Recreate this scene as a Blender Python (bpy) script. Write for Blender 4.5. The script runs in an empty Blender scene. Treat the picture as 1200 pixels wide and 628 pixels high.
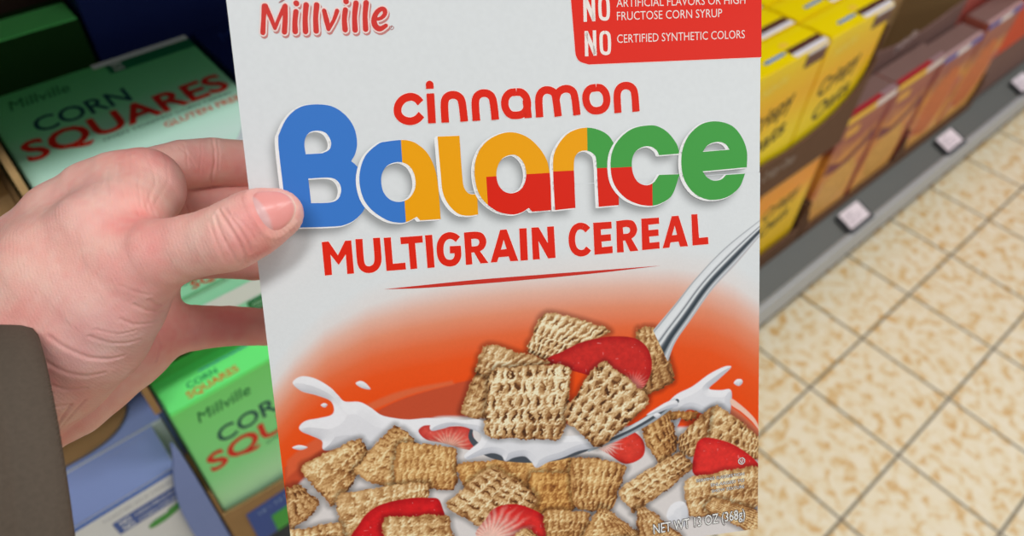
import bpy, bmesh, math, random
import numpy as np
from mathutils import Matrix, Vector
from mathutils.geometry import tessellate_polygon
C = bpy.context.scene.collection
R_ = random.Random(4)

# ------------------------------------------------------------------ camera, light, exposure
sc = bpy.context.scene
cam_d = bpy.data.cameras.new('camera'); cam = bpy.data.objects.new('camera', cam_d); C.objects.link(cam)
sc.camera = cam
cam_d.sensor_width = 36.0; cam_d.lens = 867.0/1200.0*36.0
cam_d.clip_start = 0.02; cam_d.clip_end = 40
CAMR = ((0.75757, -0.46141, 0.46171), (-0.65179, -0.57312, 0.49670), (0.03544, -0.67722, -0.73492))
H0 = 1.26477
cam.matrix_world = Matrix(((CAMR[0][0], -CAMR[0][1], -CAMR[0][2], 0), (CAMR[1][0], -CAMR[1][1], -CAMR[1][2], 0),
                           (CAMR[2][0], -CAMR[2][1], -CAMR[2][2], H0), (0, 0, 0, 1)))
cam_d.dof.use_dof = True; cam_d.dof.focus_distance = 0.275; cam_d.dof.aperture_fstop = 9.0

w = bpy.data.worlds.new('world'); sc.world = w; w.use_nodes = True
w.node_tree.nodes['Background'].inputs[0].default_value = (0.93, 0.97, 1.0, 1)
w.node_tree.nodes['Background'].inputs[1].default_value = 0.22
def area(name, loc, rot, sx, sy, power, col=(1, .985, .96)):
    l = bpy.data.lights.new(name, 'AREA'); l.shape = 'RECTANGLE'; l.size = sx; l.size_y = sy; l.energy = power; l.color = col
    o = bpy.data.objects.new(name, l); C.objects.link(o); o.location = loc; o.rotation_euler = rot
    return o
area('ceiling_light_panel', (-0.7, -0.30, 3.0), (0, 0, 0), 1.4, 0.30, 22.5)
area('ceiling_light_panel', (1.5, -0.30, 3.0), (0, 0, 0), 1.4, 0.30, 27)
area('ceiling_light_panel', (3.7, -0.30, 3.0), (0, 0, 0), 1.4, 0.30, 22)
area('ceiling_light_panel', (0.9, -2.8, 3.0), (0, 0, 0), 3.4, 0.4, 34)
sc.view_settings.view_transform = 'Standard'; sc.view_settings.look = 'None'
sc.view_settings.gamma = 1; sc.view_settings.use_curve_mapping = False
sc.view_settings.exposure = 0.0

# ------------------------------------------------------------------ colour and material helpers
def lin(c):
    c = c/255.0
    return c/12.92 if c <= 0.04045 else ((c+0.055)/1.055)**2.4
def rgb(r, g, b, k=0.875): return (min(lin(r)/k, .95), min(lin(g)/k, .95), min(lin(b)/k, .95), 1)
def mat(name, col, rough=0.5, spec=0.3, coat=0.0, noise=None, sss=0, metal=0):
    m = bpy.data.materials.new(name); m.use_nodes = True; nt = m.node_tree; b = nt.nodes['Principled BSDF']
    b.inputs['Base Color'].default_value = col; b.inputs['Roughness'].default_value = rough
    b.inputs['Specular IOR Level'].default_value = spec; b.inputs['Metallic'].default_value = metal
    if coat: b.inputs['Coat Weight'].default_value = coat; b.inputs['Coat Roughness'].default_value = .25
    if noise:                       # (scale, amount): the faint unevenness of card or paint
        tc = nt.nodes.new('ShaderNodeTexCoord'); n = nt.nodes.new('ShaderNodeTexNoise'); n.inputs['Scale'].default_value = noise[0]
        n.inputs['Detail'].default_value = 4
        mx = nt.nodes.new('ShaderNodeMix'); mx.data_type = 'RGBA'
        mx.inputs[6].default_value = [c*(1-noise[1]) for c in col[:3]]+[1]; mx.inputs[7].default_value = [min(1, c*(1+noise[1])) for c in col[:3]]+[1]
        nt.links.new(tc.outputs['Object'], n.inputs['Vector']); nt.links.new(n.outputs['Fac'], mx.inputs[0]); nt.links.new(mx.outputs[2], b.inputs['Base Color'])
    return m
def bsdf(m): return m.node_tree.nodes['Principled BSDF']
_mc = {}
def ink(r, g, b, rough=.38, k=.875):
    key = (r, g, b, rough, k)
    if key not in _mc: _mc[key] = mat('printing_ink', rgb(r, g, b, k), rough, .22)
    return _mc[key]

# ------------------------------------------------------------------ mesh helpers
def link(o, parent=None):
    C.objects.link(o)
    if parent: o.parent = parent
    return o
def mesh_obj(name, verts, faces, m, parent=None, smooth=False):
    me = bpy.data.meshes.new(name); me.from_pydata([tuple(v) for v in verts], [], [tuple(f) for f in faces]); me.update()
    for mm in (m if isinstance(m, (list, tuple)) else [m]): me.materials.append(mm)
    if smooth: me.polygons.foreach_set('use_smooth', [True]*len(me.polygons))
    return link(bpy.data.objects.new(name, me), parent)
def bm_obj(name, bm, m, parent=None, smooth=False):
    me = bpy.data.meshes.new(name); bmesh.ops.recalc_face_normals(bm, faces=bm.faces); bm.to_mesh(me); bm.free()
    for mm in (m if isinstance(m, (list, tuple)) else [m]): me.materials.append(mm)
    if smooth: me.polygons.foreach_set('use_smooth', [True]*len(me.polygons))
    return link(bpy.data.objects.new(name, me), parent)
def add_box(bm, x0, x1, y0, y1, z0, z1, bev=0.0):
    r = bmesh.ops.create_cube(bm, size=1, matrix=Matrix.Translation(((x0+x1)/2, (y0+y1)/2, (z0+z1)/2)) @ Matrix.Diagonal((x1-x0, y1-y0, z1-z0, 1)))
    if bev: bmesh.ops.bevel(bm, geom=list({e for v in r['verts'] for e in v.link_edges}), offset=bev, segments=2, affect='EDGES')
def box_bm(*a, **k):
    bm = bmesh.new(); add_box(bm, *a, **k); return bm
def empty(name, loc): 
    o = bpy.data.objects.new(name, None); o.location = loc; C.objects.link(o); o.empty_display_size = .05; return o
def tag(o, label=None, cat=None, group=None, kind=None):
    if label: o['label'] = label
    if cat: o['category'] = cat
    if group: o['group'] = group
    if kind: o['kind'] = kind
    return o
# 2-D shapes: a traced point is (x, y) on a curve or (x, y, 1) at a corner
def spline(pts, closed=True, n=7):
    P = [np.array(p[:2], float) for p in pts]; cor = [len(p) > 2 for p in pts]; N = len(P); out = []
    for i in range(N if closed else N-1):
        p1, p2 = P[i], P[(i+1) % N]; c1, c2 = cor[i], cor[(i+1) % N]
        if not closed: c1 = c1 or i == 0; c2 = c2 or i == N-2
        if c1 and c2: out.append(p1); continue
        p0 = 2*p1-p2 if c1 else P[(i-1) % N]; p3 = 2*p2-p1 if c2 else P[(i+2) % N]
        for k in range(n):
            t = k/n
            out.append(.5*((2*p1)+(-p0+p2)*t+(2*p0-5*p1+4*p2-p3)*t*t+(-p0+3*p1-3*p2+p3)*t**3))
    if not closed: out.append(P[-1])
    return [tuple(q) for q in out]
def tris(loops):                    # outer loop then holes -> triangles
    vs = [v for l in loops for v in l]
    return [[vs[i] for i in t] for t in tessellate_polygon([[Vector((x, y, 0)) for x, y in l] for l in loops])]
def ribbon(pts, width, cap=False, n=6):
    P = spline(pts, False, n) if len(pts) > 2 else [tuple(p[:2]) for p in pts]
    P = [np.array(p) for p in P]; L = []; Rr = []
    ws = width if isinstance(width, (list, tuple)) else None
    for i, p in enumerate(P):
        d = P[min(i+1, len(P)-1)]-P[max(i-1, 0)]; d = d/(np.linalg.norm(d)+1e-9); nn = np.array((-d[1], d[0]))
        wd = (width if ws is None else np.interp(i/(len(P)-1), np.linspace(0, 1, len(ws)), ws))/2
        L.append(p+nn*wd); Rr.append(p-nn*wd)
    T = []
    for i in range(len(P)-1):
        T += [[tuple(L[i]), tuple(Rr[i]), tuple(Rr[i+1])], [tuple(L[i]), tuple(Rr[i+1]), tuple(L[i+1])]]
    if cap:
        for p, wd in ((P[0], ws[0] if ws else width), (P[-1], ws[-1] if ws else width)):
            for k in range(14):
                a, b = k*math.tau/14, (k+1)*math.tau/14
                T.append([tuple(p), (p[0]+wd/2*math.cos(a), p[1]+wd/2*math.sin(a)), (p[0]+wd/2*math.cos(b), p[1]+wd/2*math.sin(b))])
    return T
def clip(T, region):                # keep what of the triangles lies inside the convex region
    reg = [p[:2] for p in region]; ar = sum(reg[i][0]*reg[(i+1) % len(reg)][1]-reg[(i+1) % len(reg)][0]*reg[i][1] for i in range(len(reg)))
    if ar < 0: reg = reg[::-1]
    out = []
    for t in T:
        poly = list(t)
        for i in range(len(reg)):
            a, b = reg[i], reg[(i+1) % len(reg)]
            side = lambda p: (b[0]-a[0])*(p[1]-a[1])-(b[1]-a[1])*(p[0]-a[0])
            q = []
            for j in range(len(poly)):
                p, r = poly[j], poly[(j+1) % len(poly)]; sp, sr = side(p), side(r)
                if sp >= 0: q.append(p)
                if sp*sr < 0:
                    k = sp/(sp-sr); q.append((p[0]+(r[0]-p[0])*k, p[1]+(r[1]-p[1])*k))
            poly = q
            if not poly: break
        for j in range(1, len(poly)-1): out.append([poly[0], poly[j], poly[j+1]])
    return out
def shift(T, dx, dy): return [[(x+dx, y+dy) for x, y in t] for t in T]
def grow(T, r, n=10): return [t for k in range(n) for t in shift(T, r*math.cos(k*math.tau/n), r*math.sin(k*math.tau/n))]
def decal(name, T, m, parent, fn, overlap=False):  # a flat print laid on a surface: fn maps 2-D points onto it
    V = []; F = []; j = 0
    for t in T:
        k = len(V); a = [fn(*p) for p in t]; j = (j+1) % 24
        if len(T) > 40 and overlap: a = [(p[0], p[1], p[2]+j*1.2e-6) for p in a]    # overlapping strokes must not share one plane
        V += a; F.append((k, k+1, k+2))
    return mesh_obj(name, V, F, m, parent)
_tc = {}
def text_tris(s, fat=0.0):          # the built-in font as triangles, baseline at 0, height of a capital = 1
    if (s, fat) in _tc: return _tc[(s, fat)]
    c = bpy.data.curves.new('lettering', 'FONT'); c.body = s; c.offset = fat; c.resolution_u = 3
    o = bpy.data.objects.new('lettering', c); me = bpy.data.meshes.new_from_object(o); me.calc_loop_triangles()
    T = [[(me.vertices[i].co.x/.73, me.vertices[i].co.y/.73) for i in t.vertices] for t in me.loop_triangles]
    bpy.data.objects.remove(o); bpy.data.meshes.remove(me); _tc[(s, fat)] = T
    return T
def text_line(s, p0, p1, h, fat=0.0, slant=0.0, up=-1): # lettering from p0 to p1, capitals h high; up=-1 when y runs down
    T = text_tris(s, fat); xs = [p[0] for t in T for p in t]; x0, x1 = min(xs), max(xs)
    d = np.array(p1[:2], float)-np.array(p0[:2], float); Ln = np.linalg.norm(d); d /= Ln; nn = np.array((-d[1], d[0]))*(-1 if up < 0 else 1)
    out = []
    for t in T:
        q = []
        for x, y in t:
            a = (x-x0)/(x1-x0)*Ln + slant*y*h
            q.append((p0[0]+d[0]*a+nn[0]*y*h, p0[1]+d[1]*a+nn[1]*y*h))
        out.append(q)
    return out

# ------------------------------------------------------------------ floor of mottled tiles
TILE, GX, GY = 0.20, 1.055-1.0, 0.216-0.2
fm = mat('floor_tiles', (.6, .5, .35, 1), .42, .5); nt = fm.node_tree; N = nt.nodes; Lk = nt.links
tc = N.new('ShaderNodeTexCoord'); sep = N.new('ShaderNodeSeparateXYZ'); Lk.new(tc.outputs['Object'], sep.inputs[0])
def mth(op, a, b=None, c=None):
    n = N.new('ShaderNodeMath'); n.operation = op
    for i, v in enumerate((a, b, c)):
        if v is None: continue
        if isinstance(v, (int, float)): n.inputs[i].default_value = v
        else: Lk.new(v, n.inputs[i])
    return n.outputs[0]
def grout(axis, off):
    f_ = mth('FRACT', mth('DIVIDE', mth('ADD', sep.outputs[axis], 10*TILE-off), TILE))
    return mth('MULTIPLY', mth('ABSOLUTE', mth('SUBTRACT', mth('FRACT', mth('ADD', f_, .5)), .5)), TILE)
gd = mth('MINIMUM', grout(0, GX), grout(1, GY))
gmask = N.new('ShaderNodeMapRange'); Lk.new(gd, gmask.inputs[0]); gmask.inputs[1].default_value = .0020; gmask.inputs[2].default_value = .0036
ns = N.new('ShaderNodeTexNoise'); ns.inputs['Scale'].default_value = 44; ns.inputs['Detail'].default_value = 5; ns.inputs['Distortion'].default_value = .6
Lk.new(tc.outputs['Object'], ns.inputs['Vector'])
rp = N.new('ShaderNodeValToRGB'); Lk.new(ns.outputs['Fac'], rp.inputs[0])
e = rp.color_ramp.elements; e[0].position = .38; e[0].color = rgb(234, 222, 196); e[1].position = .72; e[1].color = rgb(208, 162, 98)
q = e.new(.51); q.color = rgb(230, 215, 182); q = e.new(.60); q.color = rgb(218, 186, 132)
mx = N.new('ShaderNodeMix'); mx.data_type = 'RGBA'; Lk.new(gmask.outputs[0], mx.inputs[0]); mx.inputs[6].default_value = rgb(118, 108, 90); Lk.new(rp.outputs[0], mx.inputs[7])
Lk.new(mx.outputs[2], bsdf(fm).inputs['Base Color'])
bp_ = N.new('ShaderNodeBump'); bp_.inputs['Strength'].default_value = .3; bp_.inputs['Distance'].default_value = .002; Lk.new(gmask.outputs[0], bp_.inputs['Height']); Lk.new(bp_.outputs[0], bsdf(fm).inputs['Normal'])
tag(bm_obj('floor', box_bm(-3, 6, -4, 1.2, -.05, 0), fm), kind='structure')

# ------------------------------------------------------------------ the shelf the packs stand on
X0, X1 = -1.2, 4.2
steel = mat('grey_painted_steel', rgb(92, 94, 91), .5, .4, noise=(60, .05))
steel_l = mat('pale_steel', rgb(165, 168, 170), .4, .5)
dark = mat('dark_steel', rgb(40, 38, 36), .6, .3)
sh = tag(empty('supermarket_shelf', ((X0+X1)/2, .6, 0)), 'long grey steel supermarket shelf with sloping price edge above the tiled floor', 'shelf')
def sx(o): o.location = (-(X0+X1)/2, -.6, 0); return o
def prism(name, prof, x0, x1, m, parent):   # a (y, z) outline drawn out along the aisle
    n = len(prof); V = [(x, y, z) for x in (x0, x1) for y, z in prof]
    F = [tuple(range(n))[::-1], tuple(range(n, 2*n))]+[(i, (i+1) % n, n+(i+1) % n, n+i) for i in range(n)]
    return mesh_obj(name, V, F, m, parent)
sx(prism('base_deck', [(.370, .132), (.428, .153), (.80, .153), (.80, .137), (.42, .137), (.370, .118)], X0, X1, steel, sh))
sx(prism('price_rail', [(.352, .098), (.356, .094), (.370, .132), (.373, .137), (.366, .140), (.360, .137)], X0, X1, steel_l, sh))
sx(bm_obj('kick_plate', box_bm(X0, X1, .40, .415, .0, .118), dark, sh))
sx(bm_obj('back_panel', box_bm(X0, X1, .86, .88, .0, 2.1), mat('back_panel_brown', rgb(58, 42, 34), .7, .3), sh))
sx(bm_obj('shelf_board', box_bm(X0, X1, .485, .86, 1.115, 1.132, bev=.002), steel, sh))

# price tickets clipped in front of the packs
ticket_m = mat('paper_ticket', rgb(225, 215, 222), .5)
def ticket(x, label):
    t = tag(empty('price_ticket', (x, .393, .141)), label, 'price ticket', 'price tickets along the shelf edge')
    bm_obj('ticket_holder', box_bm(-.047, .050, -.030, .024, .0, .008, bev=.002), mat('black_holder', rgb(38, 38, 42), .35), t)
    bm_obj('paper', box_bm(-.036, .040, -.018, .024, .008, .0095), ticket_m, t)
    T = []
    for k, (a, b) in enumerate(((.0, .5), (.0, .9), (.15, .7))):
        T += text_line(('2.49', 'Cereal 13 oz', 'per oz')[k], (-.03+a*.03, .008-.010*k), (-.03+b*.06, .008-.010*k), .006, .01, up=1)
    decal('lettering', T, ink(120, 105, 120), t, lambda x, y: (x, y, .0099))
    t.rotation_euler = (.33, 0, 0)
ticket(1.404, 'white price ticket in black holder at the shelf edge, nearest to the held box')
ticket(1.847, 'white price ticket in black holder, middle one of the three along the shelf edge')
ticket(2.270, 'white price ticket in black holder, cut by the right border of the photo')

# ------------------------------------------------------------------ cartons on the shelf
def grad_mat(name, stops, axis=2, rough=.4, nz=0.0, nscale=30):
    """printed colour that changes over the height of the pack: stops = (height, colour)"""
    m = mat(name, (1, 1, 1, 1), rough, .4); nt = m.node_tree
    tc = nt.nodes.new('ShaderNodeTexCoord'); s = nt.nodes.new('ShaderNodeSeparateXYZ'); r = nt.nodes.new('ShaderNodeValToRGB'); mr = nt.nodes.new('ShaderNodeMapRange')
    nt.links.new(tc.outputs['Object'], s.inputs[0]); nt.links.new(s.outputs[axis], mr.inputs[0]); mr.inputs[1].default_value = stops[0][0]; mr.inputs[2].default_value = stops[-1][0]
    fac = mr.outputs[0]
    if nz:
        n = nt.nodes.new('ShaderNodeTexNoise'); n.inputs['Scale'].default_value = nscale; n.inputs['Detail'].default_value = 3; nt.links.new(tc.outputs['Object'], n.inputs['Vector'])
        a = nt.nodes.new('ShaderNodeMath'); a.operation = 'MULTIPLY_ADD'; a.inputs[1].default_value = nz; nt.links.new(n.outputs['Fac'], a.inputs[0])
        b = nt.nodes.new('ShaderNodeMath'); b.operation = 'SUBTRACT'; b.inputs[1].default_value = nz/2; nt.links.new(fac, a.inputs[2]); nt.links.new(a.outputs[0], b.inputs[0]); fac = b.outputs[0]
    nt.links.new(fac, r.inputs[0]); e = r.color_ramp.elements; lo, hi = stops[0][0], stops[-1][0]
    e[0].color = stops[0][1]; e[0].position = 0; e[1].color = stops[-1][1]; e[1].position = 1
    for z, c in stops[1:-1]: q = e.new((z-lo)/(hi-lo)); q.color = c
    nt.links.new(r.outputs[0], bsdf(m).inputs['Base Color'])
    return m
def carton(name, x, y, z, wd, h, d, body, label, cat='cereal box', group=None, lid=None, rz=0):
    """a folded carton: body, glued top flap with its seam; origin at the middle of the bottom, front towards -y"""
    t = tag(empty(name, (x, y+d/2, z)), label, cat, group); t.rotation_euler = (0, 0, rz)
    bm_obj('carton_body', box_bm(-wd/2, wd/2, -d/2, d/2, 0, h-.0006, bev=.0012), body, t)
    bm_obj('top_flap', box_bm(-wd/2+.001, wd/2-.001, -d/2+.001, d/2-.014, h-.0006, h+.0004, bev=.0002), lid or body, t)
    return t
def front(t, name, T, m, d, lift=.0004): return decal(name, T, m, t, lambda x, y: (x, -d/2-lift, y))
def top(t, name, T, m, h, lift=.0006): return decal(name, T, m, t, lambda x, y: (x, y, h+lift))
def rect(x0, y0, x1, y1): return [[(x0, y0), (x1, y0), (x1, y1)], [(x0, y0), (x1, y1), (x0, y1)]]
def poly(pts, n=6): return tris([spline(pts, True, n)])
def blob(cx, cy, rx, ry, n=18, j=0.0, seed=0):
    r = random.Random(seed); P = [(cx+rx*math.cos(k*math.tau/n)*(1+r.uniform(-j, j)), cy+ry*math.sin(k*math.tau/n)*(1+r.uniform(-j, j))) for k in range(n)]
    return tris([P])

green_front = grad_mat('green_print', [(0, rgb(200, 235, 205)), (.07, rgb(190, 235, 195)), (.15, rgb(130, 220, 140)), (.27, rgb(110, 215, 110))])
green_lid = mat('green_lid', rgb(112, 232, 128), .4)
flake_m = mat('golden_squares_print', rgb(205, 150, 50), .5, noise=(260, .5))
def corn_box(x, y, z, label, h=.27, lid=True, art=True, front_mat=None, group='green corn squares boxes'):
    wd, d = .188, .054
    t = carton('cereal_box', x, y, z, wd, h, d, front_mat or green_front, label, 'cereal box', group, green_lid)
    if art:
        full = [(-.093, .001), (.0935, .001), (.0935, h), (-.093, h)]
        front(t, 'brand_lettering', text_line('Millville', (-.076, h-.030), (-.026, h-.030), .016, .0, .15, 1), ink(20, 110, 60), d)
        front(t, 'product_lettering', text_line('CORN', (-.068, h-.076), (.012, h-.076), .024, .012, 0, 1), ink(20, 70, 75), d)
        front(t, 'product_lettering', text_line('SQUARES', (-.086, h-.111), (.088, h-.111), .030, .022, 0, 1), ink(205, 40, 26), d, .0006)
        front(t, 'small_lettering', text_line('OVEN TOASTED CORN CEREAL', (-.03, h-.120), (.086, h-.120), .0045, .0, 0, 1), ink(60, 110, 90), d)
        front(t, 'small_lettering', text_line('GLUTEN FREE', (.018, h-.133), (.088, h-.133), .0085, .012, 0, 1), ink(214, 96, 60), d)
        front(t, 'banner', rect(.012, h-.025, .0935, h-.008), ink(20, 110, 65), d)
        front(t, 'banner_strip', rect(.002, h-.009, .0935, h-.0005), ink(215, 225, 220), d, .0006)
        front(t, 'banner_lettering', text_line('NO', (.017, h-.0155), (.026, h-.0155), .006, .02, 0, 1)+text_line('NO', (.017, h-.0235), (.026, h-.0235), .006, .02, 0, 1), ink(225, 240, 230), d, .0006)
        sp = ribbon([(.094, h-.145), (.080, h-.165), (.060, h-.19), (.03, h-.215)], [.014, .011, .012, .03]); front(t, 'printed_spoon', clip(sp, full), ink(190, 200, 205), d, .0006)
        bowl = blob(.035, h-.250, .105, .058, 28, .04, 3); front(t, 'bowl_rim', clip(blob(.035, h-.250, .110, .063, 28), full), ink(215, 225, 220), d, .0007); front(t, 'printed_bowl', clip(bowl, full), flake_m, d, .0009)
    if lid:
        top(t, 'lid_lettering', text_line('CORN', (-.070, -.011), (-.042, -.011), .007, .012, 0, 1), ink(20, 120, 75), h)
        top(t, 'lid_lettering', text_line('SQUARES', (-.074, -.021), (-.026, -.021), .008, .015, 0, 1), ink(215, 96, 40), h)
        top(t, 'lid_stripe', ribbon([(-.055, .001), (.09, -.001)], .0012)+ribbon([(.0, .002), (.09, .0035)], .003), ink(60, 150, 190), h)
    return t
corn_box(.106, .435, .43, 'bright green corn cereal box standing upright, lowest and frontmost beside the blue lids')
lit_front = grad_mat('green_print_lit_band', [(0, rgb(150, 245, 195)), (.10, rgb(205, 252, 225)), (.145, rgb(185, 250, 212)), (.20, rgb(120, 215, 150)), (.27, rgb(85, 185, 110))])  # lying packs: pale lit band and darker shaded top are painted into the print
def flat_box(x, y, z, label, art, end):    # the same pack lying on its back, foot towards the aisle
    t = corn_box(x, 0, 0, label, lid=False, art=art, front_mat=lit_front); t.location = (x, y, z); t.rotation_euler = (-math.pi/2, 0, 0)
    if end == 1:
        decal('end_lettering', text_line('CORN', (-.050, -.014), (-.022, -.014), .007, .012, 0, 1), ink(20, 120, 75), t, lambda a, b_: (a, -b_, -.0006))
        decal('end_lettering', text_line('SQUARES', (-.036, -.022), (.030, -.022), .009, .015, 0, 1), ink(205, 90, 60), t, lambda a, b_: (a, -b_, -.0006))
    if end == 2:
        decal('end_strip', rect(-.050, -.010, .045, .010), ink(225, 240, 232), t, lambda a, b_: (a, -b_, -.0006)); decal('end_patch', rect(.0, -.024, .06, -.012), ink(40, 120, 70), t, lambda a, b_: (a, -b_, -.0006))
        decal('end_lettering', text_line('GLUTEN FREE', (.004, -.020), (.056, -.020), .005, .01, 0, 1), ink(150, 210, 170), t, lambda a, b_: (a, -b_, -.0009))
    return t
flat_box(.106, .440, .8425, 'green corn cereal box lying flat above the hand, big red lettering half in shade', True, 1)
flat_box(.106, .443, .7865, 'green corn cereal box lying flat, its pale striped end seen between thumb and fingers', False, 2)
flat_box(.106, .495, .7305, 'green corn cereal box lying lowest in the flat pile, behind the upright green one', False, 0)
corn_box(.030, .768, .60, 'green cereal box standing at the very back, top left, painted darker for deep shade', h=.287, lid=False, art=False, front_mat=mat('green_print_shaded', rgb(24, 58, 22), .6, .1))  # shade of the back row is put into this darker copy of the green

kraft = mat('brown_cardboard', rgb(150, 118, 78), .8, .2, noise=(40, .12))
kraft_d = mat('dark_brown_cardboard', rgb(98, 70, 52), .75, .25, noise=(30, .1))
blue_c = mat('blue_printed_cardboard', rgb(118, 136, 190), .6, .3, noise=(25, .06))
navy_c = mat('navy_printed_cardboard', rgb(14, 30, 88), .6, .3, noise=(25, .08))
def plate(name, outline, y, th, m, parent=None, smooth=4):    # an upright sheet of card with the outline (x, z), its face at y
    P = spline(outline, True, smooth); n = len(P)
    V = [(a, y, b) for a, b in P]+[(a, y+th, b) for a, b in P]; T = tessellate_polygon([[Vector((a, b, 0)) for a, b in P]])
    F = [tuple(t) for t in T]+[tuple(n+i for i in t[::-1]) for t in T]+[(i, (i+1) % n, n+(i+1) % n, n+i) for i in range(n)]
    return mesh_obj(name, V, F, m, parent)
def sq(x0, z0, x1, z1): return [(x0, z0, 1), (x1, z0, 1), (x1, z1, 1), (x0, z1, 1)]

# tray under the lower green boxes, with its blue label on the lip
t = tag(empty('display_tray', (.106, .43, .42)), 'brown display tray with blue label holding the lower row of green boxes', 'tray', 'cardboard display trays')
def tp(o, p=None): 
    o.location = -o.parent.location if o.parent else o.location; return o
tp(bm_obj('tray_floor', box_bm(.008, .212, .43, .66, .422, .4285), kraft, t))
tp(plate('front_lip', [(.008, .422, 1), (.212, .422, 1), (.212, .520, 1), (.16, .515), (.10, .512), (.05, .514), (.008, .52, 1)], .427, .003, kraft, t))
tp(plate('side_wall', sq(.0075, .422, .0105, .56), .43, .23, kraft, t))
tp(plate('side_wall', sq(.2115, .422, .2145, .56), .43, .23, kraft, t))
tp(plate('blue_label', sq(.028, .424, .20, .495), .4262, .0006, ink(45, 75, 150), t))
tp(plate('green_corner', sq(.05, .424, .20, .462), .4256, .0005, ink(60, 160, 60), t))
tp(decal('label_lettering', text_line('12 - 12 OZ BOXES', (.04, .480), (.12, .480), .006, .01, 0, 1), ink(150, 180, 220), t, lambda x, y: (x, .4258, y)))
# tray wall and brown case left of the flat pile
t = tag(empty('display_tray', (.106, .60, .66)), 'brown corrugated tray whose cut side wall runs left of the flat green boxes', 'tray', 'cardboard display trays')
tp(bm_obj('tray_floor', box_bm(-.0, .212, .495, .715, .690, .7015), kraft, t))
tp(prism('side_wall', [(.440, .705), (.715, .705), (.715, .895), (.60, .890), (.440, .876)], .003, .0085, kraft, t))
core = mat('corrugated_edge', rgb(178, 146, 100), .9, .1, noise=(500, .3)); tp(prism('cut_edge', [(.440, .8762), (.600, .8902), (.715, .8952), (.715, .897), (.600, .892), (.440, .878)], .003, .0085, core, t))
t = tag(empty('shipping_case', (-.16, .60, .76)), 'flat brown cardboard case at the left border beside the flat green boxes', 'box')
tp(bm_obj('case_body', box_bm(-.33, .001, .46, .715, .80, .856, bev=.001), kraft, t)); tp(bm_obj('lid_flap', box_bm(-.33, -.004, .462, .60, .8565, .859), kraft, t)); tp(bm_obj('lid_flap', box_bm(-.33, -.004, .604, .712, .8565, .859), kraft, t))
tp(bm_obj('packing_tape', box_bm(-.33, -.004, .585, .62, .8592, .8594), mat('tape', rgb(130, 98, 60), .25, .5), t))
# scalloped brown flap lying on the blue lids
t = tag(empty('cardboard_flap', (-.07, .53, .634)), 'brown cardboard flap with a scalloped edge lying on the blue lids below the wrist', 'cardboard')
P = [(-.30, .585, 1), (-.030, .585, 1), (-.014, .560), (-.0085, .542), (-.0105, .529), (-.019, .512), (-.034, .500), (-.056, .4948), (-.083, .4944), (-.15, .496), (-.30, .50, 1)]
P2 = spline(P, True, 5); n = len(P2); T = tessellate_polygon([[Vector((a, b, 0)) for a, b in P2]])
tp(mesh_obj('flap', [(a, b, .6345) for a, b in P2]+[(a, b, .638) for a, b in P2], [tuple(q) for q in T]+[tuple(n+i for i in q[::-1]) for q in T]+[(i, (i+1) % n, n+(i+1) % n, n+i) for i in range(n)], kraft, t))
# cut side wall of the blue tray
t = tag(empty('display_tray', (-.1, .46, .40)), 'blue printed tray with a curved corner flap beside the lower green box', 'tray', 'cardboard display trays')
tp(plate('front_flap', [(-.012, .40, 1), (.0045, .40, 1), (.0045, .655), (-.004, .648), (-.016, .60), (-.022, .54), (-.024, .40, 1)], .428, .003, blue_c, t))
tp(bm_obj('tray_floor', box_bm(-.32, .0100, .431, .62, .393, .399), blue_c, t)); tp(bm_obj('side_wall', box_bm(.0080, .0100, .490, .62, .399, .640), blue_c, t))
# white and blue cereal box inside the blue tray
wf = mat('white_print', rgb(214, 218, 222), .4)
blue_l = mat('blue_lid', rgb(138, 156, 208), .5, .25)
def blue_box(y, label):
    t = carton('cereal_box', -.097+(.0105 if y > .45 else 0), y, .40, .186, .230, .055, wf, label, 'cereal box', 'white cereal boxes with blue lids', blue_l)
    top(t, 'lid_colour', rect(-.0925, -.0272, .0925, .0272), blue_l, .2302); return t
blue_box(.492, 'white cereal box with blue lid, second row behind the one at the bottom left'); blue_box(.549, 'white cereal box with blue lid, third row beneath the brown scalloped flap')
t = blue_box(.435, 'white cereal box with blue lid and leaf print, frontmost at the bottom left border'); d, h = .055, .230
top(t, 'lid_lettering', text_line('TEAR HERE TO OPEN HERE', (.045, .018), (.085, .018), .003, .01, 0, 1), ink(150, 165, 205), .2306)
front(t, 'top_band', rect(-.03, h-.006, .092, h-.0005), ink(60, 105, 190), d)
front(t, 'banner', rect(.025, h-.048, .092, h-.026), ink(70, 95, 160), d)
front(t, 'banner_lettering', text_line('NO', (.030, h-.036), (.040, h-.036), .008, .02, 0, 1)+text_line('NO', (.030, h-.046), (.040, h-.046), .008, .02, 0, 1)+text_line('HIGH FRUCTOSE', (.044, h-.035), (.088, h-.035), .005, 0, 0, 1)+text_line('CORN SYRUP', (.044, h-.045), (.08, h-.045), .005, 0, 0, 1), ink(225, 230, 240), d, .0006)
front(t, 'small_lettering', text_line('TOASTED RICE CEREAL', (.02, h-.018), (.085, h-.018), .004, 0, 0, 1), ink(150, 155, 165), d)
front(t, 'printed_leaf', blob(.080, h-.058, .012, .006, 12, .2, 1)+blob(.06, h-.064, .014, .006, 12, .2, 2), ink(70, 150, 70), d)

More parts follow.
